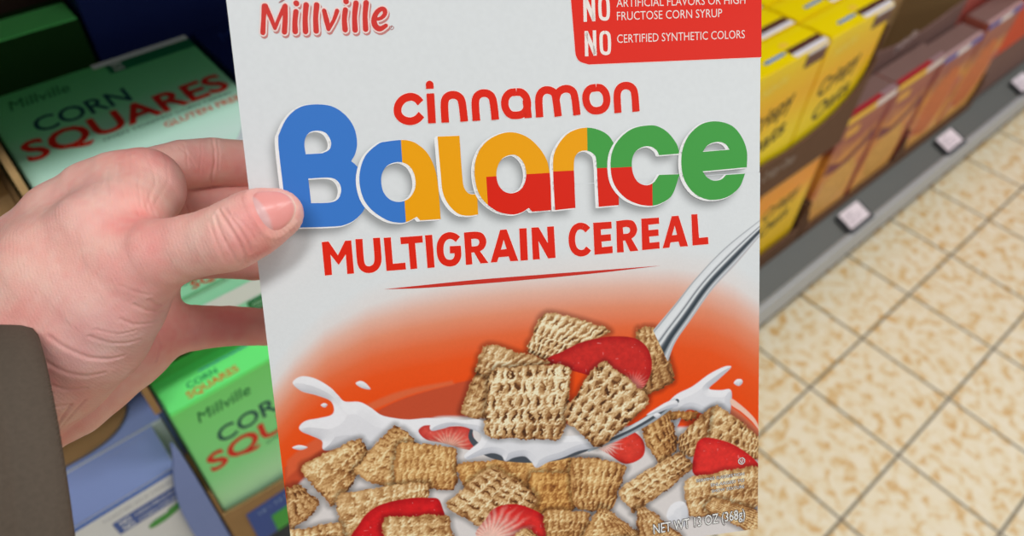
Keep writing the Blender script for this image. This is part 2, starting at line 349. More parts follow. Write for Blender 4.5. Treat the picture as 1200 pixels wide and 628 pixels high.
# navy boxes lying flat and standing in deep shade beyond the flat green ones
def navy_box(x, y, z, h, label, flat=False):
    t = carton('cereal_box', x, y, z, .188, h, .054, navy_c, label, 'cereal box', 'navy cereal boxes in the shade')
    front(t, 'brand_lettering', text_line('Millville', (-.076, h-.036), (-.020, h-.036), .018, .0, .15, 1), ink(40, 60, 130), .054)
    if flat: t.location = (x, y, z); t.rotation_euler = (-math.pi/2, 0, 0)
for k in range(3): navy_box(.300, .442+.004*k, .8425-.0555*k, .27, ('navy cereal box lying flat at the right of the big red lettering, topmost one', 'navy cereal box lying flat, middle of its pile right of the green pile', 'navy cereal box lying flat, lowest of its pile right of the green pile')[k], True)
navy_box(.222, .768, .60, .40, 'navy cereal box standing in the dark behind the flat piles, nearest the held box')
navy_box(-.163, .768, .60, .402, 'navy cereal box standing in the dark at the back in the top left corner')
# ---- yellow oat cereal boxes, upper tier on the right
yel = grad_mat('yellow_print', [(0, rgb(250, 222, 0)), (.12, rgb(252, 206, 0)), (.19, rgb(254, 178, 0)), (.235, rgb(254, 192, 0)), (.27, rgb(255, 208, 0))], nz=.10, nscale=14)
yel_l = mat('yellow_lid', rgb(255, 208, 0), .4, .15)
def oat_box(x, y, z, label, h=.27, art=True, wd=.183, words=('Crispy', 'Oats')):
    d = .058
    t = carton('cereal_box', x, y, z, wd, h, d, yel, label, 'cereal box', 'yellow oat cereal boxes', yel_l)
    top(t, 'blue_dash', ribbon([(-.045, -.010), (.0, -.010)], .006, True), ink(40, 130, 210), h)
    bx = wd/2
    top(t, 'brown_strip', rect(bx-.085, -d/2+.0105, bx-.002, -d/2+.023), ink(85, 50, 40), h); top(t, 'white_strip', rect(bx-.085, -d/2+.001, bx-.002, -d/2+.0105), ink(225, 220, 225), h)
    top(t, 'orange_dot', blob(.018, .004, .010, .006), ink(250, 190, 60), h)
    if art:
        front(t, 'corner_banner', rect(bx-.055, h-.030, bx-.0015, h-.008), ink(95, 60, 55), d)
        front(t, 'white_edge', rect(bx-.055, h-.008, bx-.0015, h-.001), ink(225, 220, 220), d, .0005)
        front(t, 'brand_lettering', text_line('Millville', (-.06, h-.045), (.0, h-.035), .016, .0, .1, 1), ink(252, 222, 110), d)
        front(t, 'product_lettering', text_line(words[0], (-.065, h-.120), (.045, h-.095), .036, .022, .1, 1), ink(70, 60, 20), d)
        front(t, 'product_lettering', text_line(words[1], (-.05, h-.175), (.050, h-.150), .036, .022, .1, 1), ink(70, 60, 20), d)
    return t
oat_box(.938, .435, .43, 'yellow oat cereal box in the upper tier, cut off by the held box edge')
oat_box(1.126, .435, .43, 'yellow oat cereal box ending the upper tier, second from the held box')
oat_box(.938, .496, .43, 'yellow lid one row back, behind the front yellow box next to the held box', art=False)
oat_box(1.126, .496, .43, 'yellow lid one row back, directly behind the yellow box ending the tier', art=False)
oat_box(.750, .435, .43, 'yellow oat cereal box mostly hidden behind the right edge of the held box')
oat_box(.938, .557, .43, 'yellow oat cereal box two rows back, lid seen at the top beside the held box', art=False)
oat_box(1.126, .557, .43, 'yellow oat cereal box two rows back at the top, beside the brown case', art=False)
oat_box(.955, .640, .43, 'yellow oat cereal box furthest back, standing taller beside the held box', h=.30, art=True)
# their tray, and the tier beneath
t = tag(empty('display_tray', (.95, .43, .41)), 'dark brown tray under the upper yellow boxes with slanted right end', 'tray', 'cardboard display trays')
tp(bm_obj('tray_floor', box_bm(.65, 1.222, .43, .70, .418, .427), kraft_d, t))
tp(plate('front_lip', [(.65, .418, 1), (1.226, .418, 1), (1.226, .60, 1), (1.19, .545), (1.12, .512), (1.02, .500), (.93, .505), (.65, .505, 1)], .427, .004, kraft_d, t))
tp(bm_obj('side_wall', box_bm(1.222, 1.226, .431, .70, .418, .66), kraft_d, t))
tp(decal('tray_lettering', text_line('Crispy Oats', (.955, .462), (1.05, .462), .022, .01, .1, 1), ink(150, 135, 125), t, lambda x, y: (x, .4264, y)))
def low_oat(x, label):
    d, h, wd = .058, .245, .195
    org = grad_mat('orange_yellow_print', [(0, rgb(228, 190, 20)), (.14, rgb(232, 190, 20)), (.19, rgb(236, 150, 30)), (.245, rgb(235, 160, 40))], nz=.15, nscale=16)
    t = carton('cereal_box', x, .435, .17, wd, h, d, org, label, 'cereal box', 'yellow oat cereal boxes', yel_l)
    front(t, 'white_edge', rect(-wd/2+.002, h-.012, -wd/2+.05, h-.001), ink(225, 220, 220), d, .0005); front(t, 'white_edge', rect(wd/2-.05, h-.012, wd/2-.002, h-.001), ink(225, 220, 220), d, .0005)
    front(t, 'product_lettering', text_line('Crispy', (-.055, h-.105), (.055, h-.085), .034, .022, .1, 1), ink(80, 70, 20), d)
    front(t, 'product_lettering', text_line('Oats', (-.045, h-.155), (.045, h-.135), .034, .022, .1, 1), ink(80, 70, 20), d)
low_oat(1.094, 'orange and yellow oat cereal box in the lowest tray beside the held box')
low_oat(.893, 'yellow oat cereal box in the lowest tray, mostly hidden behind the held box')
def low_tray(x0, x1, label, lip=.205, m=None):
    t = tag(empty('display_tray', ((x0+x1)/2, .43, .153)), label, 'tray', 'cardboard display trays'); m = m or kraft_d
    tp(bm_obj('tray_floor', box_bm(x0, x1, .43, .494, .155, .1645), m, t))
    tp(plate('front_lip', [(x0, .155, 1), (x1, .155, 1), (x1, lip+.06, 1), (x1-.02, lip+.015), (x1-.05, lip), (x0+.05, lip), (x0+.02, lip+.015), (x0, lip+.06, 1)], .426, .004, m, t))
    tp(bm_obj('side_wall', box_bm(x0, x0+.003, .43, .494, .165, .26), m, t)); tp(bm_obj('side_wall', box_bm(x1-.003, x1, .43, .494, .165, .26), m, t))
    return t
low_tray(.78, 1.222, 'dark brown tray on the shelf deck under the lowest yellow boxes')

# ---- maroon and gold nut cereal boxes right of the yellow ones
nut_m = grad_mat('maroon_gold_print', [(0, rgb(226, 170, 96)), (.05, rgb(228, 166, 84)), (.11, rgb(196, 120, 66)), (.17, rgb(214, 146, 60)), (.215, rgb(150, 72, 62)), (.29, rgb(160, 88, 72))], nz=.30, nscale=22)
mar = ink(130, 30, 40); mauve = mat('mauve_brown_cardboard', rgb(118, 90, 84), .75, .25, noise=(22, .1))
def nut_box(x, label, wd=.192, h=.287, variant=0):
    d = .056
    t = carton('cereal_box', x, .435, .17, wd, h, d, nut_m, label, 'cereal box', 'maroon nut cereal boxes', mauve)
    top(t, 'lid_paper', rect(-wd/2+.001, -d/2+.001, wd/2-.001, d/2-.001), mauve, h, .0005)
    if variant == 0:
        front(t, 'yellow_edge', rect(-wd/2+.002, h-.018, .018, h-.001), ink(240, 190, 40), d, .0005); front(t, 'white_edge', rect(.018, h-.018, wd/2-.002, h-.001), ink(225, 215, 215), d, .0005)
        top(t, 'red_band', rect(-wd/2+.002, -d/2+.001, .04, -d/2+.012), ink(165, 30, 44), h, .0008); top(t, 'grey_band', rect(.04, -d/2+.001, wd/2-.002, -d/2+.012), ink(150, 120, 125), h, .0008)
        front(t, 'side_stripe', rect(wd/2-.022, .004, wd/2-.002, h-.02), mar, d)
        front(t, 'brand_patch', rect(-.07, h-.055, -.02, h-.035), ink(220, 165, 60), d)
        front(t, 'printed_clusters', blob(-.01, .085, .070, .062, 26, .12, int(x*100)), mat('nut_cluster_print', rgb(226, 160, 82), .5, noise=(75, .45)), d)
        front(t, 'wave_band', ribbon([(-.09, .165), (-.03, .150), (.03, .168), (.07, .190)], [.03, .018, .022, .034]), ink(120, 50, 60), d, .0006)
    else:
        front(t, 'blue_edge', rect(-wd/2+.002, h-.016, wd/2-.002, h-.001), ink(60, 90, 180), d, .0005); front(t, 'white_edge', rect(-.03, h-.017, .03, h-.0008), ink(228, 225, 232), d, .0007)
        top(t, 'white_band', rect(-wd/2+.002, -d/2+.001, wd/2-.002, -d/2+.010), ink(180, 150, 150), h, .0008)
        front(t, 'printed_clusters', blob(.0, .12, .065, .095, 26, .12, int(x*100)), mat('berry_cluster_print', rgb(200, 110, 60), .5, noise=(110, .5)), d)
        front(t, 'pink_stripe', ribbon([(-.09, .02), (-.04, .08), (.03, .10), (.09, .16)], [.02, .03, .02, .03]), ink(185, 95, 90), d, .0003)
    return t
nut_box(1.332, 'maroon and gold cereal box next to the yellow ones, yellow and white top edge')
nut_box(1.527, 'maroon and gold cereal box second from the yellow ones, with yellow and white top edge')
nut_box(1.724, 'reddish cereal box with blue and white top edge, fourth along the lowest tray row', .182, .270, 1)
nut_box(1.915, 'reddish cereal box with blue top edge, furthest right beside the red panel', .182, .285, 1)
low_tray(1.230, 1.626, 'brown tray on the shelf deck under the maroon and gold boxes', .180)
low_tray(1.628, 2.013, 'brown tray on the shelf deck under the reddish boxes with blue edges', .180)

# brown display case standing behind the maroon boxes, half empty
t = tag(empty('display_case', (1.45, .50, .17)), 'mauve brown display case, cut open and half empty, behind the maroon boxes', 'display box')
tp(plate('front_wall', [(1.232, .17, 1), (1.80, .17, 1), (1.80, .50, 1), (1.66, .488), (1.60, .485), (1.52, .488), (1.42, .505), (1.30, .535), (1.232, .60, 1)], .497, .004, mauve, t))
tp(bm_obj('side_wall', box_bm(1.228, 1.232, .497, .82, .17, .80), mauve, t)); tp(bm_obj('side_wall', box_bm(1.796, 1.80, .501, .82, .17, .78), mat('tan_cardboard', rgb(165, 132, 88), .8), t))
tp(bm_obj('back_wall', box_bm(1.232, 1.796, .80, .82, .17, .82), mat('olive_cardboard', rgb(150, 116, 74), .8), t)); tp(bm_obj('case_floor', box_bm(1.232, 1.796, .501, .80, .17, .178), kraft, t))
tp(bm_obj('inner_card', box_bm(1.235, 1.60, .56, .564, .18, .55), kraft, t))
tp(decal('case_lettering', text_line('Millville', (1.50, .472), (1.58, .487), .022, .012, .1, 1), ink(195, 175, 175), t, lambda x, y: (x, .4964, y)))
# tall pinkish box in the back row, and the red panel beyond
pk = grad_mat('rose_print', [(0, rgb(150, 70, 60)), (.15, rgb(175, 100, 80)), (.30, rgb(170, 80, 70))], nz=.35, nscale=20)
t = carton('cereal_box', 1.91, .50, .158, .20, .46, .055, pk, 'rose brown cereal box standing tall behind the blue edged boxes, near the red panel', 'cereal box', None, ink(170, 120, 110))
front(t, 'brand_lettering', text_line('Millville', (-.07, .37), (.03, .385), .026, .012, .1, 1)+text_line('GRANOLA', (-.07, .33), (.06, .34), .022, .012, .1, 1), ink(205, 165, 155), .055)
t = tag(empty('display_bin', (2.3, .6, .16)), 'plain red orange cardboard bin beyond the last cereal boxes at the right border', 'display box')
tp(bm_obj('bin_wall', box_bm(2.016, 2.62, .437, .441, .30, .80), mat('red_card', rgb(205, 62, 10), .5), t))
tp(bm_obj('bin_side', box_bm(2.016, 2.020, .441, .80, .30, .80), mat('red_card_side', rgb(186, 58, 16), .5), t))
tp(bm_obj('bin_base', box_bm(2.016, 2.62, .437, .80, .157, .299, bev=.002), mauve, t))

# ------------------------------------------------------------------ the held cereal box: u to the right, v downwards over its front, in mm
MR = np.array(((0.84967, -0.32669, 0.41393), (-0.52716, -0.50683, 0.68208), (-0.01304, -0.79774, -0.60286)))   # columns: along u, along v, inwards
O3 = np.array((0.05303, 0.18967, 1.06813))
BW, VT, VB, BD = 190.0, -152.0, 128.4, 50.0
def place(o, u, v, h):              # stand an object on the frame of the box at (u, v, h), h = mm out of its front
    p = O3+MR@np.array((u, v, -h))/1000
    o.matrix_world = Matrix(((MR[0][0], -MR[0][1], -MR[0][2], p[0]), (MR[1][0], -MR[1][1], -MR[1][2], p[1]), (MR[2][0], -MR[2][1], -MR[2][2], p[2]), (0, 0, 0, 1)))
def pr(u, v, h=0.0): return ((u-BW/2)/1000, (VB-v)/1000, (h+BD/2)/1000)
held = empty('cereal_box', (0, 0, 0)); place(held, BW/2, VB, -BD/2)
tag(held, 'large white cinnamon multigrain cereal box held up in the hand, filling the middle', 'cereal box')
card = mat('white_carton', rgb(214, 218, 221), .36, .45)
bm_obj('carton_body', box_bm(-.095, .095, .0, .2804, -.025, .025, bev=.0009), card, held)
bm_obj('top_flap', box_bm(-.0945, .0945, .2802, .2812, -.024, .013), card, held)
bm_obj('side_panel_print', box_bm(.0948, .0952, .03, .25, -.02, .02), ink(205, 50, 40), held)

# ---- the printed photograph and soft tints of the front, worked out as a colour for each vertex of a fine grid
class Canvas:
    def __init__(s, u0, u1, v0, v1, step, base):
        s.u = np.arange(u0, u1+step/2, step); s.v = np.arange(v0, v1+step/2, step); s.step = step
        s.U, s.V = np.meshgrid(s.u, s.v); s.c = np.empty(s.U.shape+(3,)); s.c[:] = base
        s.rng = np.random.RandomState(11); s.nz = {}
    def noise(s, sc_, seed=0):      # smooth value noise with features sc_ mm across, about 0..1
        if (sc_, seed) not in s.nz:
            r = np.random.RandomState(seed*77+int(sc_*100)); a = (s.U-s.u[0])/sc_; b = (s.V-s.v[0])/sc_
            G = r.rand(int(b.max())+3, int(a.max())+3); i = b.astype(int); j = a.astype(int); fa = a-j; fb = b-i; fa = fa*fa*(3-2*fa); fb = fb*fb*(3-2*fb)
            s.nz[(sc_, seed)] = (G[i, j]*(1-fa)+G[i, j+1]*fa)*(1-fb)+(G[i+1, j]*(1-fa)+G[i+1, j+1]*fa)*fb
        return s.nz[(sc_, seed)]
    def win(s, pts, pad=1.5):
        p = np.array([q[:2] for q in pts]); i0 = np.searchsorted(s.v, p[:, 1].min()-pad); i1 = np.searchsorted(s.v, p[:, 1].max()+pad)
        j0 = np.searchsorted(s.u, p[:, 0].min()-pad); j1 = np.searchsorted(s.u, p[:, 0].max()+pad)
        return (slice(i0, i1), slice(j0, j1))
    def sd(s, pts, W):              # signed distance to a closed outline, negative inside
        P = np.array([q[:2] for q in pts], float); X = s.U[W]; Y = s.V[W]; d = np.full(X.shape, 1e9); ins = np.zeros(X.shape, bool)
        for k in range(len(P)):
            a = P[k]; b = P[(k+1) % len(P)]; e0, e1 = b-a; L2 = e0*e0+e1*e1+1e-12
            t = np.clip(((X-a[0])*e0+(Y-a[1])*e1)/L2, 0, 1); d = np.minimum(d, (X-a[0]-t*e0)**2+(Y-a[1]-t*e1)**2)
            if a[1] != b[1]: ins ^= ((a[1] > Y) != (b[1] > Y)) & (X < (b[0]-a[0])*(Y-a[1])/(b[1]-a[1])+a[0])
        d = np.sqrt(d); return np.where(ins, -d, d)
    def put(s, W, m, col):
        m = np.clip(m, 0, 1)[..., None]; s.c[W] = s.c[W]*(1-m)+np.asarray(col)*m
def lc(r, g, b): return np.array(rgb(r, g, b)[:3])
def blur(a, n):
    k = np.exp(-np.linspace(-2.2, 2.2, 2*n+1)**2/2); k /= k.sum()
    for ax in (0, 1):
        p = [(0, 0)]*a.ndim; p[ax] = (n, n); q = np.pad(a, p, mode='edge'); o = np.zeros_like(a)
        for i, w_ in enumerate(k): o += w_*np.take(q, range(i, i+a.shape[ax]), axis=ax)
        a = o
    return a
sm = lambda a, b, x: (lambda t: t*t*(3-2*t))(np.clip((x-a)/(b-a), 0, 1))
WHITE = lc(216, 220, 222)
def ramp(t, stops):
    xs = [q[0] for q in stops]; cs = np.array([lc(*q[1]) for q in stops])
    return np.stack([np.interp(t, xs, cs[:, k]) for k in range(3)], -1)

S_ = Canvas(0.15, 189.85, -22.0, 128.2, 0.27, WHITE)
arc = [(-0.21,43.98),(9.07,33.84),(20.71,24.29),(36.74,17.08),(52.57,13.65),(71.68,11.43),(94.30,10.41),(117.37,10.69),(137.56,11.37),(154.70,12.79),(168.64,15.98),(179.25,21.00),(189.70,28.86)]
ua = [p[0] for p in arc]; va = [p[1] for p in arc]
dd = S_.V-np.interp(S_.U, ua, va)
wdt = np.interp(S_.U, [0, 25, 60, 120, 165, 190], [26, 28, 31, 33, 34, 36])
S_.c = ramp(dd/wdt, [(-.25, (216, 220, 222)), (0, (219, 214, 212)), (.22, (222, 176, 158)), (.45, (222, 138, 105)), (.7, (224, 104, 58)), (.95, (228, 82, 24)), (1.3, (229, 74, 8)), (2.2, (226, 66, 8))])
# dark side of the bowl and its rims
def shape(pts, col, soft=.25, closed=True, alpha=1.0, n=7):
    P = spline(pts, True, n); W = S_.win(P, soft*2+1); S_.put(W, sm(soft, -soft, S_.sd(P, W))*alpha, col); return P, W
bowl = [(0.72,80.46,1),(6.36,74.30),(17.31,68.12),(32.72,62.09),(49.03,58.17),(68.75,54.89),(85.35,53.27,1),(143.45,55.31,1),(189.66,74.89,1),(190.46,136.40,1),(-2.27,108.14,1)]
shape([(1.16,76.38,1),(6.64,71.59),(16.55,66.32),(32.93,59.73),(46.12,54.43),(65.79,50.46),(82.29,48.81,1),(87.35,77.34,1),(74.00,75.71,1),(54.73,68.14),(35.72,64.16),(22.54,69.44),(8.74,81.50),(-0.46,91.42,1)], lc(190, 74, 42), .6)
shape([(2.06,73.76,1),(7.47,69.64),(16.71,64.63),(23.18,62.68,1),(24.04,66.88,1),(13.50,71.76),(1.33,80.54,1)], lc(214, 92, 52), .8)
shape([(30.10,56.02,1),(46.40,51.07),(65.88,49.11,1),(66.43,50.53,1),(49.43,53.10),(31.11,58.84,1)], lc(214, 98, 56), .8)
shape([(170.50,69.05,1),(180.02,73.79),(190.09,83.49,1),(190.20,99.36,1),(179.29,88.55),(170.08,80.01,1)], lc(208, 110, 78), .8)
W = S_.win([(164.75,61.17),(190.24,105.10)]); 
# milk filling
shape([(1.16,90.94,1),(6.09,82.89),(15.47,77.17),(31.96,70.59),(45.24,65.28),(55.07,63.67),(68.15,63.80),(121.87,74.32,1),(150.13,77.66),(175.59,82.51),(190.19,97.45,1),(190.69,168.89,1),(-3.77,137.04,1)], lc(214, 208, 206), .8)
def milk(pts, base=(226, 226, 230), lo=(188, 190, 198), soft=.28, n=8, hi=2.4):
    P = spline(pts, True, n); W = S_.win(P, 1.5); d = S_.sd(P, W); m = sm(soft, -soft, d)
    hgt = np.sqrt(np.clip(-d, 0, hi)/hi)*hi; gy, gx = np.gradient(hgt, S_.step); sh_ = np.clip(.86+.34*(gy+.5*gx)*1.0, 0, 1.15)
    sh_ = np.clip(sh_-.10*np.clip(-gy-gx*.6, 0, 1), .0, 1.12); sh_ += .07*(S_.noise(6, 5)[W]-.5)
    t = np.clip((sh_-.45)/.55, 0, 1.1)[..., None]; S_.put(W, m, lc(*lo)*(1-t)+lc(*base)*t)
ML = "@330,430,3.173"
milk([(7.46,44.00),(8.92,42.08),(11.86,41.56),(16.06,43.16),(20.57,46.78),(23.17,50.22),(25.38,52.90),(30.75,53.71),(34.50,56.27),(38.21,59.69),(43.09,61.55),(48.67,62.74),(57.22,63.19),(65.24,66.31),(64.33,79.47),(46.90,77.30),(32.89,74.46),(25.14,71.32),(16.19,71.30),(15.58,67.45),(11.90,64.86),(8.68,62.87),(8.01,60.88),(10.56,58.84),(15.51,58.35),(20.00,57.60),(21.21,55.29),(20.06,51.98),(15.43,49.36),(10.31,47.23)], lo=(192, 192, 198), hi=5)
milk([(30.03,46.44),(31.49,45.54),(33.40,46.38),(35.14,49.11),(32.23,48.37)], hi=1)
milk([(16.59,53.39),(17.83,52.69),(18.94,53.44),(17.86,54.38)], hi=.8)
milk([(4.64,68.80),(7.16,68.04),(10.08,69.26),(7.45,70.01)], hi=.8)
# splash on the right
milk([(145.60,76.31),(153.12,65.75),(161.65,61.80),(168.50,57.55),(174.22,55.21),(177.08,54.83),(177.88,55.82),(172.49,60.25),(168.70,63.48),(173.62,64.71),(177.07,64.63),(178.34,66.37),(178.11,71.42),(177.18,75.48),(174.17,73.28),(167.25,74.34),(159.27,71.58),(153.47,79.55)], hi=3)
milk([(179.27,62.34),(180.53,60.88),(182.50,61.09),(182.96,62.51),(181.35,63.72)], hi=1)
shape([(178.34,68.90),(183.46,73.18),(188.16,78.38),(190.07,82.36),(190.08,83.54),(187.00,79.42),(182.30,74.79),(178.11,71.42)], lc(232, 190, 170), .3)

def straw(pts, edge=(178, 16, 16), mid=(206, 36, 28), core=None, cc=None, cr=6, dots=True, soft=.25):
    P = spline(pts, True, 7); W = S_.win(P); d = S_.sd(P, W); m = sm(soft, -soft, d); t = np.clip(-d/3.2, 0, 1)
    col = lc(*edge)*(1-t)[..., None]+lc(*mid)*t[..., None]
    if core:
        r = np.hypot(S_.U[W]-cc[0], (S_.V[W]-cc[1])*1.2); ang = np.arctan2(S_.V[W]-cc[1], S_.U[W]-cc[0]); st = .5+.5*np.sin(ang*26+S_.noise(3, 2)[W]*3)
        k = sm(cr*1.2, cr*.25, r+st*cr*.3)[..., None]; col = col*(1-k)+lc(*core)*k
    n_ = S_.noise(1.6, 4)[W]*.6+S_.noise(.7, 6)[W]*.4
    col = col*(0.82+.34*n_)[..., None]; sp = sm(.90, .97, S_.noise(1.0, 9)[W])*sm(.6, 1.6, -d); col = col+(.13*sp)[..., None]
    S_.put(W, m, col)
def homog(q):                       # projective map of a quadrilateral onto the unit square
    A = []; b = []
    for (x, y), (s_, t_) in zip([p[:2] for p in q], ((0, 0), (1, 0), (1, 1), (0, 1))):
        A.append([x, y, 1, 0, 0, 0, -s_*x, -s_*y]); b.append(s_); A.append([0, 0, 0, x, y, 1, -t_*x, -t_*y]); b.append(t_)
    h = np.linalg.solve(np.array(A), np.array(b)); return np.append(h, 1).reshape(3, 3)
_k = [0]
def square(q, rows=4, cols=7, slot=1.0, tone=1.0, warm=0.0, soft=.22, rough=1.0, ridge=False, bite=None):
    """one woven cereal square printed inside the outline q (four corners, clockwise from top left)"""
    _k[0] += 1; k = _k[0]; q = [p[:2] for p in q]
    W = S_.win(q, 2.5); H = homog(q); X = S_.U[W]; Y = S_.V[W]; n1 = S_.noise(2.3, k % 7)[W]-.5; n2 = S_.noise(.9, k % 5)[W]-.5; n3 = S_.noise(.55, k % 4)[W]-.5
    P0 = []
    for i in range(4):              # ragged, slightly rounded outline
        a = np.array(q[i]); b = np.array(q[(i+1) % 4]); nx = np.array((b[1]-a[1], a[0]-b[0]))/(np.linalg.norm(b-a)+1e-6)
        for j in range(6):
            t = (j+.35)/6.3 if j else .06
            P0.append(tuple(a+(b-a)*t+nx*(R_.uniform(-.45, .45)+(.35*math.sin(math.pi*t) if rough else 0))))
    P = spline(P0, True, 3); d = S_.sd(P, W)+n2*.8*rough+n3*.6*rough
    m = sm(soft, -soft, d)
    den = H[2, 0]*X+H[2, 1]*Y+1; s = (H[0, 0]*X+H[0, 1]*Y+H[0, 2])/den+n1*.05+n2*.03; t = (H[1, 0]*X+H[1, 1]*Y+H[1, 2])/den+n1[::-1, ::-1]*.05+n3*.02
    rr = t*rows; ri = np.floor(rr); fr = rr-ri-.5; cc = s*cols+.33*np.sin(ri*2.4); ci = np.floor(cc); fc = cc-ci-.5
    rnd = np.abs(np.sin(ri*12.9+ci*78.2+k)*43758.5) % 1
    hole = np.exp(-(((fc+.25*n1+.25*n3)/.16)**2+((fr+.2*n2)/.36)**2)**1.2)*(.35+.8*rnd)*slot
    cord = .5+.5*np.cos(fc*2*np.pi); bar = np.exp(-((np.abs(fr)-.5)/.17)**2)
    e = 1-np.exp(-np.clip(-d, 0, 9)/1.1)
    hgt = e*.9+(1-cord)*.60+bar*.50-hole*1.2+n3*.75+n2*.8+n1*.6
    hgt = hgt*.8
    gy, gx = np.gradient(hgt, S_.step); lit = -(-.55*gx-.8*gy)
    lit = np.clip(.585+.26*np.clip(lit, -2, 2)+.20*(hgt-.6)+.12*n1+.06*n3+.16*(.5-np.clip(t, 0, 1))+.10*(.5-np.clip(s, 0, 1))+.30*(S_.noise(6, k % 3)[W]-.5), 0, 1.05)
    lit = lit*(1-.80*np.clip(hole, 0, 1)); lit = lit*(.62+.38*sm(-.2, 1.5, -d))*tone
    st = [(0, (62, 36, 20)), (.18, (112, 70, 36)), (.38, (156, 110, 66)), (.55, (188, 148, 100)), (.75, (218, 186, 140)), (1.0, (244, 226, 192))]
    if warm: st = [(a, tuple(np.array(c)*(1, 1-.10*warm, 1-.30*warm))) for a, c in st]
    sh_ = sm(2.6, 0, S_.sd(P, W))*(1-m)*.50; S_.c[W] = S_.c[W]*(1-sh_[..., None]) # contact darkening in the printed photo
    S_.put(W, m, ramp(lit, st))

A_ = "@330,430,3.173"
square([(6.00,76.31),(28.98,67.67),(33.30,75.60),(16.86,95.01)], 4, 7, .35, .93, .3)
square([(25.38,81.74),(42.39,63.85),(50.46,71.13),(42.60,92.34)], 3, 8, .3, .93, .4)
straw([(51.63,67.99),(53.32,66.00),(56.40,65.93),(61.99,67.03),(71.21,68.99),(72.25,77.11),(68.57,77.21),(61.48,74.12),(54.43,71.61)], (186, 50, 44), (214, 84, 72), (226, 170, 150), [(62.40,75.90)][0], 9)
square([(43.01,71.11),(65.51,76.06),(64.84,93.61),(40.89,89.31)], 3, 9, .35, .9, .6)
square([(0.24,84.27),(5.97,84.15),(12.56,92.75),(0.01,103.04)], 3, 4, .8, .8, .2)
square([(64.92,82.03),(121.45,86.60),(119.56,100.35),(67.77,94.22)], 2, 12, .3, .88, .8)
square([(147.97,70.29),(163.82,73.02),(162.65,76.12),(148.46,74.01)], 1, 6, .2, .8, .8)
square([(18.44,89.11),(53.73,89.09),(53.13,97.15),(18.92,110.53)], 3, 10, .3, .97, .2)
square([(-1.88,102.10),(18.82,100.89),(20.54,109.63),(-1.71,109.77)], 2, 7, .3, .95, .2)
straw([(23.69,111.95),(26.53,102.25),(32.87,96.69),(42.83,94.83),(52.67,95.44),(58.08,98.69),(57.11,116.85)], (172, 12, 20), (206, 26, 30))
square([(34.76,101.25),(60.40,103.73),(62.42,118.37),(35.28,114.38)], 3, 6, .35, 1.0, .2)
straw([(118.41,80.42),(126.41,79.33),(130.45,77.76),(136.47,77.96),(140.89,83.15),(140.24,89.33),(133.08,91.57),(126.18,86.54)], (196, 40, 30), (214, 60, 46), (230, 200, 190), [(123.82,82.11)][0], 8)
square([(138.32,75.46),(151.88,72.46),(155.43,86.17),(148.63,96.46)], 4, 5, .9, .84, .5)
square([(170.96,69.69),(191.17,87.22),(190.06,96.97),(155.64,87.37)], 4, 9, .8, .92, .2)
square([(155.70,82.94),(169.80,70.48),(165.97,92.17),(155.59,90.87)], 4, 5, .8, .88, .2)
square([(93.48,90.67),(111.76,93.03),(111.52,109.32),(93.16,108.10)], 4, 7, .2, .82, 1.0)
square([(110.08,85.76),(133.88,91.52),(126.83,110.99),(111.29,108.85)], 3, 8, .55, .95, .5)
square([(58.69,99.50),(79.12,85.25),(97.08,101.05),(84.25,120.83)], 5, 7, .9, 1.0, .1)
straw([(161.96,99.95),(162.76,88.24),(164.29,85.15),(168.34,84.47),(177.64,87.94),(185.89,94.06),(190.67,99.81),(190.10,103.59),(176.45,104.22)], (190, 20, 24), (218, 48, 42))
straw([(72.27,115.63),(75.63,106.96),(79.06,103.37),(84.35,102.54),(89.56,103.59),(96.31,107.48),(100.23,111.54),(103.48,116.59),(103.94,121.11)], (184, 16, 22), (214, 44, 40), (232, 190, 175), [(76.27,116.21)][0], 17)
square([(128.93,102.49),(155.62,89.23),(162.22,96.66),(136.23,114.17)], 4, 9, .6, 1.0, .2)
square([(157.54,101.16),(190.67,99.44),(190.81,118.30),(159.31,118.83)], 4, 10, .35, 1.0, .2)
square([(98.14,106.86),(117.73,110.80),(116.32,122.00),(99.81,120.51)], 3, 8, .3, .95, .4)
square([(121.17,108.61),(126.80,111.87),(142.00,126.63),(113.52,122.50)], 5, 9, .5, .97, .4)
square([(83.45,118.57),(91.50,113.39),(95.74,119.03),(94.79,121.55)], 2, 4, .5, 1.0, .2)
square([(136.62,112.07),(142.01,111.85),(158.02,128.43),(138.77,128.07)], 3, 5, .6, .95, .2)
milk([(149.99,117.53),(151.23,112.88),(154.39,110.90),(157.87,111.98),(159.33,117.01),(157.74,122.26),(154.00,121.74)], hi=3)
square([(166.39,114.95),(170.77,111.19),(191.43,120.85),(190.92,133.19),(156.26,128.17)], 4, 9, .6, 1.0, .3)
for q_ in ([(2.74,108.88),(18.84,108.35),(20.69,123.19),(3.29,121.98)], [(22.14,114.63),(41.28,113.80),(42.68,129.55),(22.88,127.96)], [(45.83,115.19),(64.29,120.88),(61.88,136.31),(43.89,131.23)], [(67.19,118.33),(87.13,118.99),(88.37,135.10),(67.53,134.16)], [(92.63,120.55),(111.50,125.58),(108.78,139.80),(90.46,135.43)], [(116.57,124.04),(135.37,124.46),(137.24,137.93),(117.56,136.50)]): square(q_, 4, 7, .5, .96, .3)
